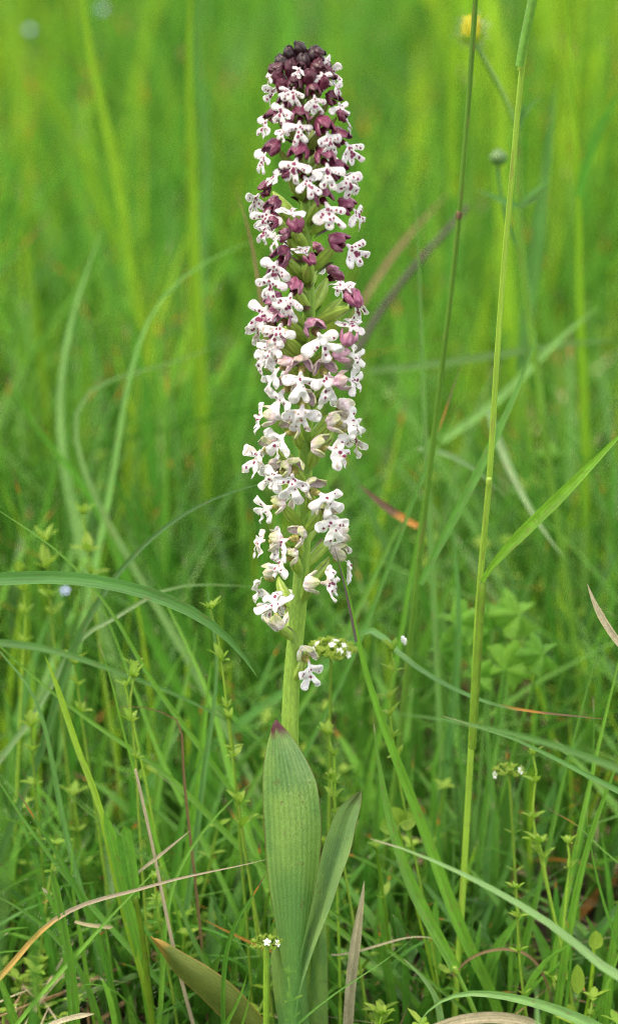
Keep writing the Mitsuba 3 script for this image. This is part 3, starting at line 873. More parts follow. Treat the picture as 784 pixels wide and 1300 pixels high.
# the two tall culms right of the spike
s = stem('tall_grass_plant', 'tall dark green grass culm rising to the top edge just right of the orchid', 'grass plant',
         [(505, 960), (522, 800), (540, 640), (556, 505), (570, 390), (582, 275), (594, 130), (603, 0), (606, -60)], (0.06, 0.03), 4.3, 'culm_green', taper=0.75)
node(s, 582, 273, 0.041, 3.9, 'brown_grass', (8, 100))
put(s, 'leaf', ribbon(line([(533, 742), (580, 650), (640, 530), (682, 420)], 0.04, 0.055), size(11, 0.05), twist=(-20, 30)), 'grass_green_ribbed')
s = stem('tall_grass_plant', 'tallest yellow green grass culm crossing the whole right side of the frame', 'grass plant',
         [(584, 1180), (594, 1010), (601, 880), (607, 760), (613, 690), (621, 600), (632, 430), (645, 270), (655, 160), (663, 80), (676, 0), (686, -60)], (0.012, -0.004), 4.5, 'culm_yellow', taper=0.7)
node(s, 620, 612, 0.003, 4.0, 'culm_yellow', (6, 100))
node(s, 660, 84, -0.003, 4.2, 'culm_yellow', (10, 100))
put(s, 'sheath', tube(line([(612, 738), (608, 800), (603, 880), (599, 950)], 0.003, 0.006)[::-1], [size(4.9, 0), size(5.3, 0), size(5.0, 0)], n=16), 'culm_yellow')
put(s, 'leaf', ribbon(line([(611, 740), (640, 700), (690, 650), (740, 600), (800, 538)], 0.002, -0.012), size(15, 0), twist=(-8, 5), base=0.35, fold=0.45), 'bright_blade', 'bright green leaf blade angled up to the right edge')
put(s, 'sheath', tube(line([(659, 84), (667, 40), (677, -8), (687, -60)], -0.003, -0.004), [size(5.2, 0), size(5.6, 0), size(5.0, 0)], n=14), 'culm_green')

# -- left, in the plane of the spike
b = blade('wide blue green grass blade arching in from the left edge with its tip bent down', [(-170, 900), (-110, 790), (-60, 745), (0, 735), (70, 733), (140, 741), (215, 763), (270, 794), (305, 828), (327, 860)], (-0.01, -0.006), 17, 'grass_blue_ribbed', taper=0.12, twist=(15, -25), n=40)
blade('pale grass blade arching from lower left up to the orchid', [(60, 930), (84, 850), (118, 775), (170, 705), (230, 655), (285, 628), (340, 612)], (0.05, 0.03), 11, 'grass_blue_ribbed', twist=(25, 10), n=36)
blade('second blue green blade sagging across the left side below the wide arching one', [(-80, 830), (0, 816), (60, 824), (130, 846), (200, 872), (270, 905), (330, 950)], (0.03, 0.045), 11, 'grass_blue_ribbed', tip=0, twist=(35, -20), n=34)
blade('pale narrow blade bent over behind the wide arching blade', [(60, 880), (100, 812), (150, 782), (200, 752), (260, 742), (330, 745)], (0.05, 0.06), 8, 'grass_pale', twist=(30, 0))
blade('thin dark green blade running down from the left edge to the wide arching blade', [(190, 860), (150, 790), (100, 725), (50, 682), (-20, 636)], (0.03, 0.02), 7, twist=(10, -30))
blade('yellow green cut blade with a blunt tip on the far left', [(150, 1130), (125, 1020), (103, 962), (82, 900), (57, 832)], (0.0, 0.01), 8, 'grass_yellow', taper=0.1)
blade('narrow blue green blade dropping steeply at the left edge under the sagging blade', [(80, 1040), (50, 900), (20, 850), (-20, 800)], 0.02, 8, 'grass_blue_ribbed')
blade('slender green blade standing behind the pointed leaf tips at left', [(242, 1120), (262, 960), (275, 850), (268, 780), (262, 735)], (0.03, 0.04), 8, 'grass_blue_ribbed')
blade('thin blade with pale tip left of the orchid beside the arching blade', [(165, 960), (145, 880), (125, 815)], 0.02, 4.5, tip=2)
blade('green blade crossing the arching pale blade low on the left', [(215, 985), (180, 900), (150, 820), (130, 770)], (0.05, 0.06), 7)
blade('broad soft green blade just left of the orchid leaf', [(232, 1150), (246, 1040), (258, 930), (268, 840)], (0.045, 0.05), 19, taper=0.7)
blade('broad green blade leaning left behind the dry stem', [(190, 1110), (200, 1000), (232, 880), (250, 800)], (0.07, 0.08), 15, taper=0.7)
blade('dark narrow blade leaning left beside the orchid stem', [(300, 1010), (270, 900), (235, 815), (200, 740)], (0.05, 0.07), 9)
blade('long dark blade slanting from the orchid leaf to the upper left', [(330, 1100), (240, 1010), (180, 960), (100, 905), (0, 820), (-40, 780)], (0.02, 0.03), 8)

# -- lower left tuft
tuft = [
    ('cut grass blade with a pale dry nick at its tip, bottom left', [(92, 1320), (85, 1230), (68, 1150), (53, 1126)], -0.012, 7, 2, .05),
    ('taller cut blade beside the one with the pale nick, bottom left', [(98, 1320), (94, 1250), (80, 1170), (66, 1103)], -0.014, 10, 0, .06),
    ('long thin blade slanting up right across the bottom left tuft', [(-10, 1345), (30, 1290), (90, 1220), (165, 1138), (215, 1090)], (-0.016, -0.01), 6, 0, .5),
    ('broad hairy blade with a flat cut top in the lower left tuft', [(196, 1330), (180, 1220), (160, 1140), (146, 1080), (132, 1032)], -0.002, 14, 0, .06),
    ('hairy blade bending left behind the dry arching blade', [(150, 1290), (120, 1180), (70, 1080), (20, 1000)], 0.006, 9, 3, .5),
    ('dark blade slanting down right from the left edge through the tuft', [(240, 1290), (170, 1210), (90, 1120), (20, 1025), (-20, 960)], (0.004, 0.012), 8, 0, .5),
    ('dark narrow blade crossing low under the dry arching blade', [(140, 1340), (110, 1250), (60, 1180), (-20, 1130)], (0.0, 0.004), 8, 0, .5),
    ('thin pointed blade leaning left above the withering leaf', [(240, 1180), (215, 1120), (150, 1060), (80, 1000)], (0.012, 0.02), 6, 0, .6),
    ('blade with pale pointed tip slanting over the dry stem', [(350, 1110), (290, 1060), (240, 1015), (198, 981)], (0.014, 0.02), 5.5, 2, .6),
    ('thin blade sweeping up right from the tuft to the orchid leaf', [(205, 1260), (212, 1160), (235, 1090), (280, 1030), (330, 985)], (0.0, 0.012), 7, 0, .6),
    ('dark upright blade behind the dry stem in the tuft', [(120, 1300), (104, 1200), (92, 1120), (95, 1060)], 0.012, 6, 0, .5),
    ('wide deep green blade standing behind the withering leaf', [(236, 1280), (224, 1160), (232, 1040), (262, 950)], (0.03, 0.035), 20, 0, .8),
    ('short stubby pale blade by the withering leaf', [(150, 1330), (140, 1270), (127, 1240)], -0.012, 8, 2, .15),
    ('small green blade leaning right at the bottom below the withering leaf', [(270, 1330), (300, 1275), (313, 1236)], -0.010, 7, 0, .5),
    ('second small green blade leaning right at the bottom, nearer the orchid', [(300, 1320), (312, 1285), (317, 1255)], -0.011, 5, 0, .5),
    ('broad green blade leaning out of the bottom left corner', [(30, 1340), (10, 1270), (-20, 1210)], -0.012, 14, 0, .6)]
for i, (lab, px, y, w, tip, tp) in enumerate(tuft):
    k = blade(lab, px, y, w, tip=tip, taper=tp)
    y0, y1 = y if isinstance(y, tuple) else (y, y)
    if i in (0, 1, 3, 4, 5, 6, 7, 10):
        hairs(k, line(px, y0, y1), size(w, y0), 46, 0.0011, 50 + i)
s = stem('grass_shoot', 'pale green sheathed grass shoot with two torn blade ends in the lower left tuft', 'grass shoot', [(196, 1330), (186, 1230), (172, 1140)], -0.006, 5.0, 'grass_yellow')
put(s, 'leaf', ribbon(line([(173, 1142), (168, 1100), (158, 1048)], -0.006, -0.006), size(13, 0), taper=0.08), 'grass_green_ribbed')
put(s, 'leaf', ribbon(line([(172, 1145), (160, 1105), (151, 1060)], -0.005, -0.004), size(9, 0), taper=0.08), 'grass_green_ribbed')

blade('long dry straw and ochre blade arching across the bottom left to the orchid leaf', [(-20, 1260), (20, 1218), (60, 1175), (110, 1147), (165, 1132), (220, 1117), (280, 1104), (338, 1091)], (-0.014, -0.014), 10, 'half_dry_blade', name='dry_grass_plant', cat='dry grass plant', root=True, taper=0.9, fold=0.5)
s = stem('dry_grass_plant', 'thin bleached straw stem standing crooked in the bottom left tuft', 'dry grass plant', [(252, 1325), (222, 1210), (200, 1105), (184, 1030), (172, 977)], (-0.002, -0.001), 2.8, 'straw')
blade('wiry brown grass tip bent over in a hook left of the orchid stem', [(240, 1050), (232, 960), (226, 916), (205, 904), (175, 897), (142, 901)], 0.012, 3.5, 'brown_grass', name='dry_grass_plant', cat='dry grass plant', taper=0.3)
blade('thin brown dry blade end crossing the cut blades toward the dry stem', [(172, 1110), (200, 1088), (242, 1054)], -0.004, 5, 'straw', name='dry_grass_plant', cat='dry grass plant', root=False, taper=0.6)
blade('green blade with scorched orange and black tip left of the orchid leaf', [(284, 1330), (284, 1240), (294, 1185), (312, 1150), (338, 1108)], -0.013, 6.5, tip=3, taper=0.3)
blade('ochre blade tip poking right towards the orchid leaf over the withering leaf', [(345, 1208), (300, 1188), (256, 1166)], 0.006, 4, 'rust_grass', name='dry_grass_plant', cat='dry grass plant', root=False, taper=.7)
blade('short beige straw piece lying level in the lower left tuft', [(95, 1170), (118, 1175), (144, 1177)], 0.002, 5, 'straw', name='dry_grass_plant', cat='dry grass plant', root=False, taper=.1)
blade('grey straw lying along the bottom edge at far left', [(50, 1310), (80, 1295), (120, 1287)], -0.018, 7, 'straw', name='dry_grass_plant', cat='dry grass plant', root=False, taper=.2)

# -- right of the orchid
k = blade('green blade with long blackened split tip touching the lowest right flowers', [(585, 1180), (540, 1060), (505, 970), (474, 885), (455, 815), (441, 750), (428, 706)], (0.010, -0.006), 18, tip=0, taper=0.75, n=36)
blade('black withered tip strip along the split blade under the lowest right flowers', [(452, 815), (443, 770), (434, 730), (423, 692)], -0.009, 4, 'grey_twig', name='dry_grass_plant', cat='dry grass plant', root=False, taper=.8)
s = stem('grass_shoot', 'jointed shoot with one broad bright blade leaning left, right of the orchid leaves', 'grass shoot', [(622, 1340), (604, 1290), (578, 1232)], -0.008, 4.2, 'culm_green')
node(s, 578, 1232, -0.008, 4.2, 'culm_yellow', (-4, 10))
put(s, 'leaf', ribbon(line([(578, 1231), (556, 1190), (525, 1130), (500, 1060), (484, 990), (474, 918)], -0.008, 0.0), size(17, 0), tip=2, taper=0.7, base=0.9, twist=(20, -25)), 'grass_green_ribbed')
k = blade('blue green blade arching right with an orange and brown tip', [(430, 830), (455, 805), (478, 803), (510, 832), (560, 866), (620, 892), (690, 905), (765, 913)], (0.06, -0.004), 13, 'grass_blue_ribbed', tip=3, taper=0.55, n=40, twist=(30, 10))
blade('grass blade with a pale point pushing in from the right edge toward the orchid', [(960, 1090), (860, 1040), (784, 1004), (720, 971), (650, 937), (600, 921), (562, 909)], (-0.02, -0.004), 14, 'grass_blue_ribbed', taper=0.4, tip=2)
blade('out of focus grass blade lying across the right edge in front', [(980, 1080), (860, 1010), (784, 975), (700, 945), (600, 920), (500, 905)], (-0.11, -0.09), 24, 'grass_blue', taper=0.5)
blade('blurred drooping blade with tan end crossing the lower right in front', [(980, 1350), (860, 1275), (784, 1240), (720, 1190), (650, 1143), (560, 1097), (470, 1065)], (-0.09, -0.06), 17, 'grass_pale', tip=2, taper=0.5)
blade('blurred blade curving along the bottom right edge in front', [(900, 1400), (784, 1320), (700, 1280), (620, 1262), (570, 1266), (530, 1300)], (-0.05, -0.04), 16, 'grass_pale')
blade('folded pale tipped blade at the bottom right of the orchid', [(560, 1300), (553, 1268), (535, 1240), (512, 1217)], -0.010, 10, 'grass_pale', tip=2)
blade('thin bright blade slanting across the foot of the orchid', [(330, 1350), (380, 1298), (430, 1258), (480, 1225), (528, 1186)], (-0.02, -0.016), 5, 'grass_green_ribbed', twist=(0, 20), taper=.9)
blade('straw white dead blade end curving in at the right edge', [(800, 835), (784, 815), (764, 785), (745, 741)], 0.0, 9, 'straw', name='dry_grass_plant', cat='dry grass plant', root=False, taper=.4)
blade('dark blade with orange scorched tip, soft, right of the flowers', [(530, 668), (505, 654), (480, 636), (455, 614)], (0.09, 0.10), 10, 'scorched_blade', name='dry_grass_plant', cat='dry grass plant', root=False, taper=.5)
blade('pale straight blade slanting down right behind the tallest culm', [(620, 520), (640, 580), (675, 650), (716, 708)], (0.14, 0.10), 12, 'grass_pale', root=False, taper=.7)
blade('short pale blade curving down behind the tall culms', [(530, 570), (570, 578), (605, 598), (640, 630)], (0.12, 0.12), 8, 'grass_pale', tip=2, root=False, taper=.6)
blade('narrow green blade with scorched tip beside the dark culm', [(440, 850), (500, 700), (545, 580), (572, 500), (586, 460)], (0.07, 0.08), 7, tip=3)
blade('long dim blade leaning right through the middle ground', [(430, 820), (480, 720), (540, 600), (590, 500)], (0.09, 0.1), 8)
blade('slender dark blade standing between the spike and the dark culm', [(540, 560), (533, 380), (526, 235)], (0.10, 0.12), 8)
blade('upright mid green blade behind the two culms', [(498, 860), (520, 740), (535, 650), (545, 560)], 0.09, 8)
blade('pale upright blade behind the arching blade with the orange tip', [(560, 1010), (575, 900), (582, 800), (570, 640)], 0.08, 11, 'grass_blue')
blade('straw flat strip standing right of the orchid foot', [(440, 1330), (446, 1240), (455, 1170), (462, 1118)], -0.002, 14, 'straw', name='dry_grass_plant', cat='dry grass plant', taper=.3)
blade('thin straw curling level right of the orchid foot', [(420, 1212), (470, 1203), (520, 1190), (560, 1196)], 0.004, 3.2, 'straw', name='dry_grass_plant', cat='dry grass plant', root=False, taper=.6)
blade('thin brown dead blade arched like a hoop at the lower right', [(575, 1240), (600, 1215), (635, 1205), (668, 1212), (690, 1240), (702, 1282)], 0.01, 4, 'brown_grass', name='dry_grass_plant', cat='dry grass plant', root=False, taper=.3)
blade('pale dead leaf lying on the bottom edge at right', [(540, 1310), (600, 1293), (650, 1294), (700, 1310)], -0.012, 15, 'straw', name='dry_grass_plant', cat='dry grass plant', root=False, taper=.2)
blade('beige thread of grass crossing behind the straw strip', [(560, 1250), (530, 1140), (500, 1090)], 0.03, 3, 'straw', name='dry_grass_plant', cat='dry grass plant', root=False)

right = [
    ('leftmost of the upright green blades at the right edge', [(640, 1310), (672, 1180), (700, 1050), (735, 910), (757, 830)], (0.015, 0.03), 7, 0),
    ('upright blade with a fine pale tip among the right edge blades', [(690, 1250), (735, 1080), (752, 960), (752, 885)], (0.02, 0.025), 6, 2),
    ('long upright blade leaning to the right edge', [(695, 1260), (730, 1080), (770, 900), (800, 780)], (0.012, 0.02), 8, 0),
    ('broad hairy blade leaning into the right edge low down', [(700, 1330), (722, 1180), (750, 1060), (800, 930)], (0.0, -0.004), 12, 0),
    ('blade with yellow scorched tip rising at the bottom right', [(735, 1340), (762, 1270), (788, 1200), (800, 1160)], -0.008, 8, 3),
    ('thin blade with yellow and brown tip at the bottom right', [(712, 1335), (720, 1255), (724, 1200), (712, 1155)], -0.004, 5, 3),
    ('short pale tipped blade at the bottom right', [(722, 1340), (730, 1280), (744, 1246)], -0.006, 7, 2),
    ('narrow blade falling down right across the right edge blades', [(800, 1240), (770, 1160), (750, 1080), (744, 1025)], -0.006, 6, 2),
    ('blade with a brown spotted tip leaning left over the right edge blades', [(760, 1075), (735, 1050), (710, 1035), (682, 1017)], 0.008, 5, 3),
    ('blue green blade standing behind the small yellow flower head', [(664, 1200), (700, 1060), (717, 986)], 0.03, 8, 0),
    ('wide blade at the very bottom right corner', [(760, 1340), (775, 1220), (790, 1120)], 0.004, 16, 0),
    ('upright blade between the tallest culm and the right edge blades', [(585, 1180), (640, 1110), (655, 1020), (690, 950)], (0.05, 0.06), 10, 0),
    ('soft upright blade behind the small yellow flower head', [(620, 1170), (628, 1060), (620, 960), (627, 860)], (0.06, 0.07), 12, 0),
    ('wide dim blade behind the broad bright blade', [(585, 1200), (560, 1080), (550, 980), (572, 915)], (0.07, 0.07), 14, 0)]
for lab, px, y, w, tip in right:
    k = blade(lab, px, y, w, tip=tip, taper=0.6)
    if w == 12 and 'hairy' in lab:
        hairs(k, line(px, *(y if isinstance(y, tuple) else (y, y))), size(w, 0), 40, 0.0010, len(lab))

# -- soft culms and blades of the background
far = [
    ('blurred yellow green culm slanting down at the upper left', [(180, 420), (165, 330), (150, 230), (128, 130), (108, 20), (100, -60)], (.36, .30), 13, 'meadow_yellow'),
    ('broad blurred yellow green culm left of the spike', [(262, 760), (258, 600), (250, 400), (243, 220), (240, 60), (250, -80)], (.30, .26), 17, 'meadow_yellow'),
    ('blurred pale blade hanging in a wide bow at the left', [(120, 760), (96, 660), (78, 560), (82, 450), (105, 360), (130, 290)], (.18, .22), 14, 'meadow_pale'),
    ('blurred looping pale blade left of the spike', [(142, 672), (110, 605), (96, 550), (104, 507), (142, 482), (205, 464), (285, 432)], (.14, .18), 9, 'meadow_pale'),
    ('blurred pale blade arching up to the spike above the looping one', [(140, 620), (158, 510), (188, 408), (238, 348), (330, 302)], (.15, .18), 9, 'meadow_pale'),
    ('blurred blade hanging behind the looping pale blade', [(200, 620), (185, 520), (175, 440), (150, 380), (110, 350)], (.28, .3), 13, 'meadow_green'),
    ('thin rusty thread of grass left of the spike', [(340, 470), (328, 360), (312, 280), (296, 236)], (.12, .12), 4, 'brown_grass'),
    ('blurred bluish blade standing left of the spike near the top', [(262, 420), (258, 300), (262, 190), (250, 60), (262, -20)], (.34, .36), 14, 'meadow_blue'),
    ('blurred rusty tipped blade left of the spike', [(210, 640), (212, 540), (212, 430)], (.22, .24), 9, 'meadow_green'),
    ('blurred yellow green culm near the right edge', [(742, 760), (742, 560), (736, 400), (731, 200), (722, 60), (716, -40)], (.24, .22), 11, 'meadow_yellow'),
    ('blurred blade branching from the right edge culm', [(735, 250), (750, 190), (790, 110)], (.22, .24), 14, 'meadow_green'),
    ('broad blurred pale culm behind the two tall culms', [(640, 420), (636, 260), (634, 100), (628, -40)], (.4, .4), 16, 'meadow_yellow'),
    ('blurred culm at the top between the spike and the dark culm', [(575, 250), (572, 100), (568, -40)], (.46, .46), 14, 'meadow_yellow'),
    ('blurred bluish blade leaning at the right of the tallest culm', [(660, 470), (678, 330), (694, 200), (705, 100)], (.22, .26), 18, 'meadow_blue'),
    ('blurred level pale blade at the right behind the culms', [(470, 470), (600, 455), (700, 440), (800, 430)], (.2, .24), 9, 'meadow_pale'),
    ('blurred pale blade sloping up right behind the culms', [(560, 560), (650, 490), (700, 440), (760, 390)], (.2, .22), 10, 'meadow_pale'),
    ('blurred tan dead blade leaning right of the spike', [(440, 420), (500, 322), (540, 275), (572, 242)], (.3, .34), 6, 'brown_grass'),
    ('blurred green blade standing left of the arching pale blade', [(170, 760), (120, 640), (60, 560), (10, 460)], (.16, .2), 14, 'meadow_green'),
    ('blurred upright green blade in the middle left', [(215, 760), (160, 640), (130, 520)], (.14, .16), 12, 'meadow_green')]
for lab, px, y, w, mat in far:
    nm = 'dry_grass_plant' if mat in ('straw', 'brown_grass') else 'grass_plant'
    blade(lab, px, y, w, mat, name=nm, cat='dry grass plant' if nm[0] == 'd' else 'grass plant', root=px[0][1] > 600, taper=.5, tip=3 if 'rusty tipped' in lab else 0)
stem('dead_twig', 'dark grey blurred twig lying slanted right of the spike', 'twig', [(440, 470), (475, 408), (520, 345), (560, 300), (592, 262)], (.26, .30), 4.5, 'grey_twig', root=False)

# foreground blur at the left and over the orchid leaf
blade('large out of focus bright blade in the lower left corner in front', [(-60, 1500), (-20, 1300), (0, 1180), (8, 1040)], (-0.24, -0.22), 44, 'grass_green', taper=.9)
blade('second out of focus bright blade in front at the left edge', [(20, 1500), (40, 1320), (45, 1200), (30, 1090)], (-0.20, -0.2), 26, 'grass_green', taper=.9)
blade('out of focus blade tip in front of the orchid leaf', [(366, 1560), (369, 1350), (372, 1200), (374, 1062)], (-0.29, -0.27), 32, 'grass_green', taper=.25)
blade('out of focus blade end standing at the bottom right in front', [(680, 1420), (682, 1340), (680, 1255)], (-0.12, -0.11), 14, 'grass_pale', taper=.3)


# ------------------------------------------------------------------ small plants
def herb(label, px, y, leaf_px, nodes, kind='plain', group=None, name='small_herb', cat='small herb', stem_px=2.2, pair=4, seed=0, spread=1.5, start=0.3):
    """px: the stem's line from its lowest point in view up to its top."""
    r = np.random.default_rng(900 + seed + int(px[0][0] * 3 + px[-1][1]))
    key = thing(name, label, cat, group)
    pts = rooted(line(px, y, y))
    put(key, 'stem', tube(pts, [size(stem_px, y), size(stem_px * .6, y)], n=20, m=6), 'culm_yellow')
    vis = spline(line(px, y, y), 50)
    L = size(leaf_px * 1.2, y)
    a0 = r.uniform(0, 3.14)
    for i, t in enumerate(np.clip(np.linspace(start, 1.0, nodes) + r.uniform(-.5, .5, nodes) * .5 / nodes * (np.arange(nodes) < nodes - 1), 0.02, 1)):
        c = vis[int(t * 49)]
        last = i == nodes - 1
        cnt = (pair + 3) if last else pair
        for j in range(cnt):
            a = a0 + i * 1.3 + j * 2 * np.pi / cnt + r.normal(0, .2)
            up = r.uniform(0.8, 2.4) if last else r.uniform(.2, 1.3) * spread + .1
            d = np.array([math.cos(a), math.sin(a), up])
            k = (0.8 if last else 0.55 + 0.55 * t) * r.uniform(.6, 1.25)
            put(key, 'leaf', leaf_mesh(c, d, np.array([0, 0, 1.0]), L * k, L * k * r.uniform(.34, .48), cup=.35, curl=r.uniform(.0, .35), n=7, m=5), 'herb_leaf')
    top = vis[-1]
    if kind == 'white_buds':
        for j in range(2):
            a = r.uniform(0, 6.28)
            p = top + np.array([math.cos(a), math.sin(a), 0.6]) * L * .7
            put(key, 'flower_bud', tube([p, p + np.array([0, 0, L * .35])], [L * .06, L * .11, L * .09], n=5, m=7), 'petal_white')
    return key, top


def floret(c, d, R, petals=5, r=None):
    """A tiny flower of rounded petals."""
    d = unit(d); a = unit(np.cross(d, [0.3, 1, 0.2])); b = np.cross(d, a)
    ms = []
    for j in range(petals):
        t = 2 * np.pi * j / petals
        o = math.cos(t) * a + math.sin(t) * b
        ms.append(leaf_mesh(c + o * R * .12, o + d * 0.25, d, R, R * .75, cup=.2, curl=.1, n=5, m=4, point=.7))
    return join(ms)


def flower_head(label, px, y, R_px, n, white, seed, stem_px=2.2, group=None, leaf_nodes=0):
    """A head of crowded yellow green calyces with tiny white flowers opening among them."""
    r = np.random.default_rng(seed)
    key = thing('flowering_herb', label, 'small herb', group)
    put(key, 'stem', tube(rooted(line(px, y, y)), [size(stem_px, y), size(stem_px, y) * .8], n=18, m=7), 'culm_yellow')
    top, R = at(*px[-1], y), size(R_px, y)
    for i in range(n):
        q = (i + .5) / n
        th, ph = math.acos(1 - q * 0.95), i * 2.39996
        d = np.array([math.sin(th) * math.cos(ph), math.sin(th) * math.sin(ph), math.cos(th) * 0.75])
        c = top + d * R * np.array([1, 1, .6])
        ms = [tube([top, c], [R * .04, R * .05], n=3, m=5, cap=False), tube([c - unit(d) * R * .12, c, c + unit(d) * R * .16], [R * .05, R * .15, R * .12], n=5, m=7)]
        for j in range(4):
            t = j * 1.57 + r.uniform(0, 1)
            ms.append(leaf_mesh(c, unit(d) + 0.8 * np.array([math.cos(t), math.sin(t), .3]), d, R * .48, R * .24, n=5, m=4))
        m = join(ms)
        put(key, 'calyx', m, 'calyx_leaf')
        if i in white:
            put(key, 'floret', floret(c + unit(d) * R * .22, d, R * (.19 if n > 20 else .30)), 'petal_white')
    vis = spline(line(px, y, y), 40)
    for i in range(leaf_nodes):
        c = vis[8 + i * 12]
        for s in (-1, 1):
            put(key, 'leaf', leaf_mesh(c, np.array([s * .8, r.uniform(-.5, .5), .8]), np.array([0, 0, 1.0]), R * .9, R * .3, n=6, m=4), 'herb_leaf')
    return key


flower_head('flat head of tiny white flowers just right of the orchid stem', [(418, 1010), (419, 900), (420, 830)], 0.022, 26, 26, set(range(0, 26, 2)) | {1, 3, 5}, 1, stem_px=2.6)
flower_head('small yellow green head with two white flowers, right, on a thin stalk', [(655, 1140), (650, 1050), (645, 982)], 0.02, 17, 14, {5, 8, 12}, 2, leaf_nodes=2)
flower_head('small head with two tiny white flowers in front of the orchid leaves', [(338, 1340), (338, 1260), (338, 1200)], -0.015, 17, 13, {2, 5}, 3, stem_px=5, leaf_nodes=1)

herbs = [
    ('leafy herb with white buds just right of the lowest flower', [(510, 1010), (497, 930), (494, 880), (500, 840), (497, 828)], .012, 20, 6, 'white_buds', .25),
    ('pale leafy sprig between the white flower head and the orchid leaf', [(425, 1010), (424, 960), (416, 935)], .012, 20, 3, 'plain', .3),
    ('sprig with small rosettes beside the narrow orchid leaf', [(428, 1050), (424, 1020), (420, 990)], .01, 16, 3, 'plain', .2),
    ('pale star-leaved herb under the bent tip of the wide arching blade', [(300, 1000), (286, 880), (275, 800), (267, 775)], .02, 20, 4, 'plain', .2),
    ('thin herb stem topped by a pale rosette left of the orchid stem', [(300, 1010), (296, 950), (291, 915)], .014, 16, 2, 'plain', .5),
    ('cup-leaved herb left of the orchid leaf tip', [(312, 1090), (306, 1050), (303, 1022)], .008, 26, 2, 'plain', .6),
    ('yellowish herb with stacked leaf cups at the left, under the pale blade', [(176, 1030), (172, 960), (166, 900), (170, 862)], .02, 20, 4, 'plain', .2),
    ('pale sprig behind the cut yellow blade', [(105, 920), (100, 880), (95, 845)], .045, 24, 3, 'plain', .2),
    ('yellow green sprig near the left edge', [(46, 1010), (42, 960), (40, 925)], .04, 24, 3, 'plain', .2),
    ('pale sprig right of the arching blade with the orange tip', [(690, 1110), (676, 1030), (680, 985), (676, 960)], .014, 17, 4, 'plain', .2),
    ('two-leaved seedling under the brown spotted tip at right', [(694, 1120), (688, 1085), (684, 1072)], .012, 24, 2, 'plain', .6),
    ('pale sprig against the right edge blades', [(720, 1120), (722, 1090), (720, 1072)], .012, 17, 2, 'plain', .4),
    ('slim herb with stacked bracts standing before the brown hoop blade', [(668, 1290), (660, 1230), (656, 1170), (655, 1130)], -.008, 16, 4, 'plain', .2),
    ('round-leaved seedling at the bottom edge right of the orchid', [(482, 1320), (482, 1300), (484, 1290)], -.012, 26, 2, 'plain', .5),
    ('small budded herb in front of the orchid leaf base', [(372, 1340), (369, 1270), (366, 1240)], -.018, 15, 3, 'plain', .4),
    ('pale green sprig by the hooked brown grass tip', [(165, 900), (160, 870), (170, 850)], .03, 18, 2, 'plain', .5),
    ('small sprig beside the straw stem in the tuft', [(206, 1190), (200, 1150), (195, 1118)], 0.004, 15, 3, 'plain', .3),
    ('yellow herb by the left edge above the wide arching blade', [(70, 830), (62, 740), (56, 690)], .08, 26, 4, 'plain', .3),
    ('second yellow herb by the left edge, lower and further in', [(30, 830), (32, 770), (25, 730)], .07, 22, 4, 'plain', .2),
    ('soft yellow herb behind the pale blade at left', [(120, 770), (112, 700), (105, 655)], .10, 24, 3, 'plain', .3)]
for i, (lab, px, y, lp, nd, kind, st) in enumerate(herbs):
    herb(lab, px, y, lp, nd, kind, seed=i, start=st)

# a clover-like leaf and round hairy seed leaves at the right
k = thing('round_leaved_herb', 'herb with an upright oval hairy leaf and a round one at the bottom right', 'small herb')
put(k, 'stem', tube(rooted(line([(735, 1330), (748, 1260), (753, 1195)], -.004, -.004)), size(2.6, 0), n=14, m=6), 'grass_yellow')
for (x, y_, L, W, dx, up) in [(755, 1205, 27, 18, .0, 1), (733, 1262, 44, 17, -.05, 1), (728, 1290, 20, 12, -.5, 1)]:
    p = at(x, y_, -.006)
    put(k, 'leaf', leaf_mesh(p, np.array([dx, 0, up]), np.array([0, -1.0, .2]), size(L, 0), size(W, 0), cup=.3, curl=-.1, n=9, m=7, point=.8), 'herb_leaf')
k = thing('clover_leaf_herb', 'pale round clover leaf right of the broad bright blade', 'small herb')
put(k, 'stem', tube(rooted(line([(520, 1120), (512, 1080), (505, 1050)], .012, .012)), size(1.8, 0), n=12, m=6), 'grass_yellow')
for a in (0.2, 2.0, 3.6):
    put(k, 'leaf', leaf_mesh(at(506, 1046, .012), np.array([math.cos(a), -.2, math.sin(a) + .3]), np.array([0, -1.0, .5]), size(26, 0), size(24, 0), cup=.3, curl=.1, n=9, m=7, point=.7), 'herb_leaf')


# lobed-leaved plant in the middle distance
def lobed_leaf(c, d, nrm, R, seed):
    r = np.random.default_rng(seed)
    d = unit(d); nn = unit(nrm - d * np.dot(nrm, d)); s = np.cross(d, nn)
    a = np.linspace(-2.5, 2.5, 61)
    rad = R * (0.76 + 0.16 * np.cos(a * 5) + 0.06 * np.cos(a * 15 + 1) + r.normal(0, .015, 61)) * (1 - 0.12 * np.abs(a))
    rings = np.linspace(0, 1, 6)
    P = np.array([[c + (d * math.cos(t) + s * math.sin(t)) * q * rr + nn * (0.10 * R * math.cos(t * 5) * q - 0.22 * R * q * q) for t, rr in zip(a, rad)] for q in rings])
    k = next_id(0)
    uv = np.stack(np.broadcast_arrays(k + 0.02 + 0.96 * np.linspace(0, 1, 61)[None], rings[:, None]), -1)
    return P.reshape(-1, 3), grid_faces(6, 61), uv.reshape(-1, 2)


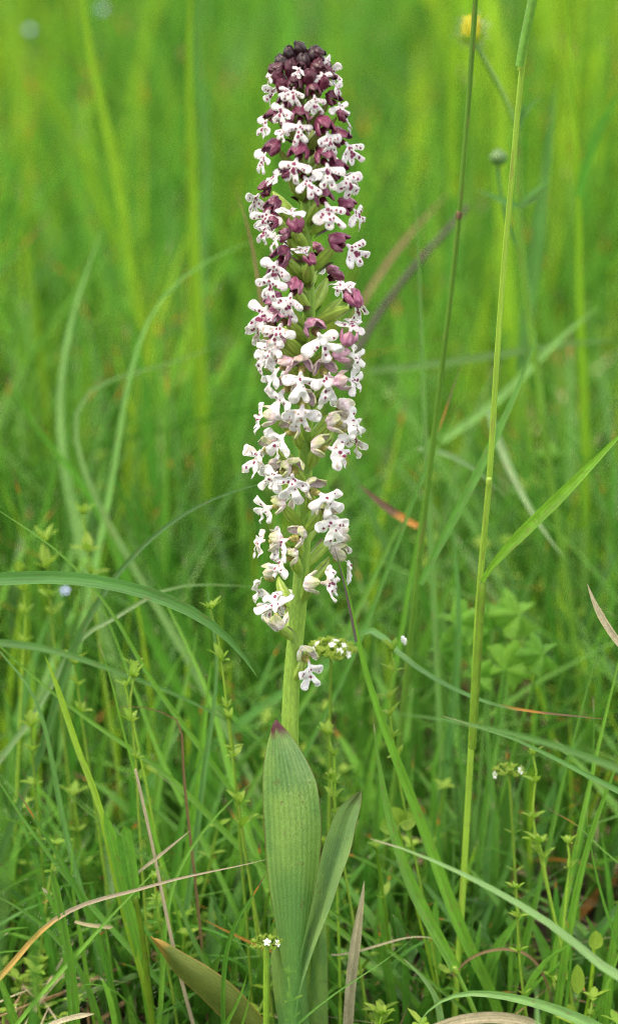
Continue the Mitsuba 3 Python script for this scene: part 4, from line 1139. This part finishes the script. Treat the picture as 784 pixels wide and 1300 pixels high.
k = thing('lobed_leaf_plant', 'low plant with lobed dark green leaves, soft, behind the tallest culm', 'wild plant')
foot = at(600, 900, .06); foot[2] = 0
for i, (x, y_, R) in enumerate([(575, 790, 30), (625, 800, 34), (660, 780, 32), (560, 830, 24), (640, 850, 30), (690, 830, 26), (600, 860, 24)]):
    c = at(x, y_, .085 + .02 * math.sin(i))
    put(k, 'stalk', tube([foot, (foot + c) / 2 + np.array([0, .004, .006]), c], size(2.4, .06), n=10, m=6), 'grass_green')
    put(k, 'leaf', lobed_leaf(c, np.array([math.cos(i * 1.9), -.3, .5 + .4 * math.sin(i * 2.1)]), np.array([.3 * math.sin(i), -1.0, .8]), size(R * 1.6, .06), i), 'lobed_leaf')

# buttercup
k = thing('buttercup', 'yellow flower bud with white hairs on a branching stalk at the top right', 'wildflower')
by = .15
put(k, 'stem', tube(rooted(line([(692, 560), (684, 490), (668, 380), (659, 290), (657, 200), (655, 160)], .16, by)), size(4.5, by), n=40, m=8), 'culm_green')
put(k, 'stalk', tube(line([(655, 165), (640, 125), (622, 90), (602, 55)], by, by), size(3.2, by), n=16, m=8), 'culm_green')
c = at(598, 38, by); R = size(19, by)
for j in range(5):
    t = j * 2 * np.pi / 5 + .5
    o = np.array([math.cos(t), math.sin(t), 0])
    put(k, 'petal', leaf_mesh(c + np.array([0, 0, -R]) + o * R * .15, o * .55 + np.array([0, 0, 1.0]), -o, R * 1.9, R * 1.15, cup=.4, curl=-.3, n=9, m=7, point=.8), 'petal_yellow')
    put(k, 'sepal', leaf_mesh(c + np.array([0, 0, -R * 1.05]) + o * R * .2, o * .9 + np.array([0, 0, .6]), -o, R * 1.3, R * .8, cup=.4, curl=-.1, n=7, m=5), 'herb_leaf')
r = np.random.default_rng(5)
hm = []
for j in range(80):
    d = unit(r.normal(0, 1, 3)); b = c + d * R * np.array([.8, .8, .9])
    hm.append(tube([b, b + unit(d + r.normal(0, .3, 3)) * R * r.uniform(.4, .8)], [8e-5, 3e-5], n=2, m=3, cap=False))
m = join(hm)
hk = part(k, 'hair', (m[0], m[1]), 'white_hair', smooth=False)
labels[hk] = {'kind': 'stuff'}
p = at(632, 200, by + .02)
put(k, 'flower_bud', tube([p - np.array([0, 0, size(10, by)]), p, p + np.array([0, 0, size(9, by)])], [size(5, by), size(11, by), size(11, by), size(5, by)], n=12, m=12), 'grass_pale')
put(k, 'stalk', tube(line([(664, 330), (640, 270), (632, 212)], .16, by + .02), size(2.5, by), n=12, m=6), 'grass_green')
for px in ([(658, 262), (675, 245), (696, 228)], [(658, 262), (640, 255), (604, 240)], [(657, 160), (668, 140), (686, 122)], [(658, 165), (662, 140), (664, 128)], [(657, 262), (680, 250), (694, 236)]):
    put(k, 'leaf', ribbon(line(px, by, by - .004), size(7, by), n=10, m=5, taper=.6), 'grass_blue')
k = thing('wildflower_bud', 'round green blurred flower bud on a stalk right of the tallest culm', 'wildflower')
put(k, 'stem', tube(rooted(line([(680, 900), (697, 740), (700, 600)], .2, .18)), size(4.5, .18), n=20, m=7), 'grass_green')
p = at(697, 578, .18)
put(k, 'flower_bud', tube([p - np.array([0, 0, size(15, .18)]), p, p + np.array([0, 0, size(14, .18)])], [size(6, .18), size(15, .18), size(14, .18), size(5, .18)], n=12, m=12), 'lobed_leaf')
for j in range(5):
    t = j * 1.256
    put(k, 'sepal', leaf_mesh(p - np.array([0, 0, size(10, .18)]), np.array([math.cos(t), math.sin(t), .9]), np.array([0, 0, 1.0]), size(26, .18), size(11, .18), n=6, m=5), 'lobed_leaf')

# far pale blue flowers, blurred to dots
for lab, x, y_, Y_ in [('blurred pale blue flower at the top left corner', 38, 38, .8), ('blurred pale blue flower at the top left of the spike', 130, 12, .85), ('blurred pale blue flower low on the left behind the wide arching blade', 83, 750, .12)]:
    k = thing('blue_flower', lab, 'wildflower')
    p = at(x, y_, Y_)
    put(k, 'stem', tube(rooted(np.array([p - np.array([0.002, 0, .03]), p])), .0007, n=10, m=6), 'grass_green')
    put(k, 'petals', floret(p, np.array([0, -.7, .7]), .0020 if Y_ > .3 else .0014), 'petal_blue')
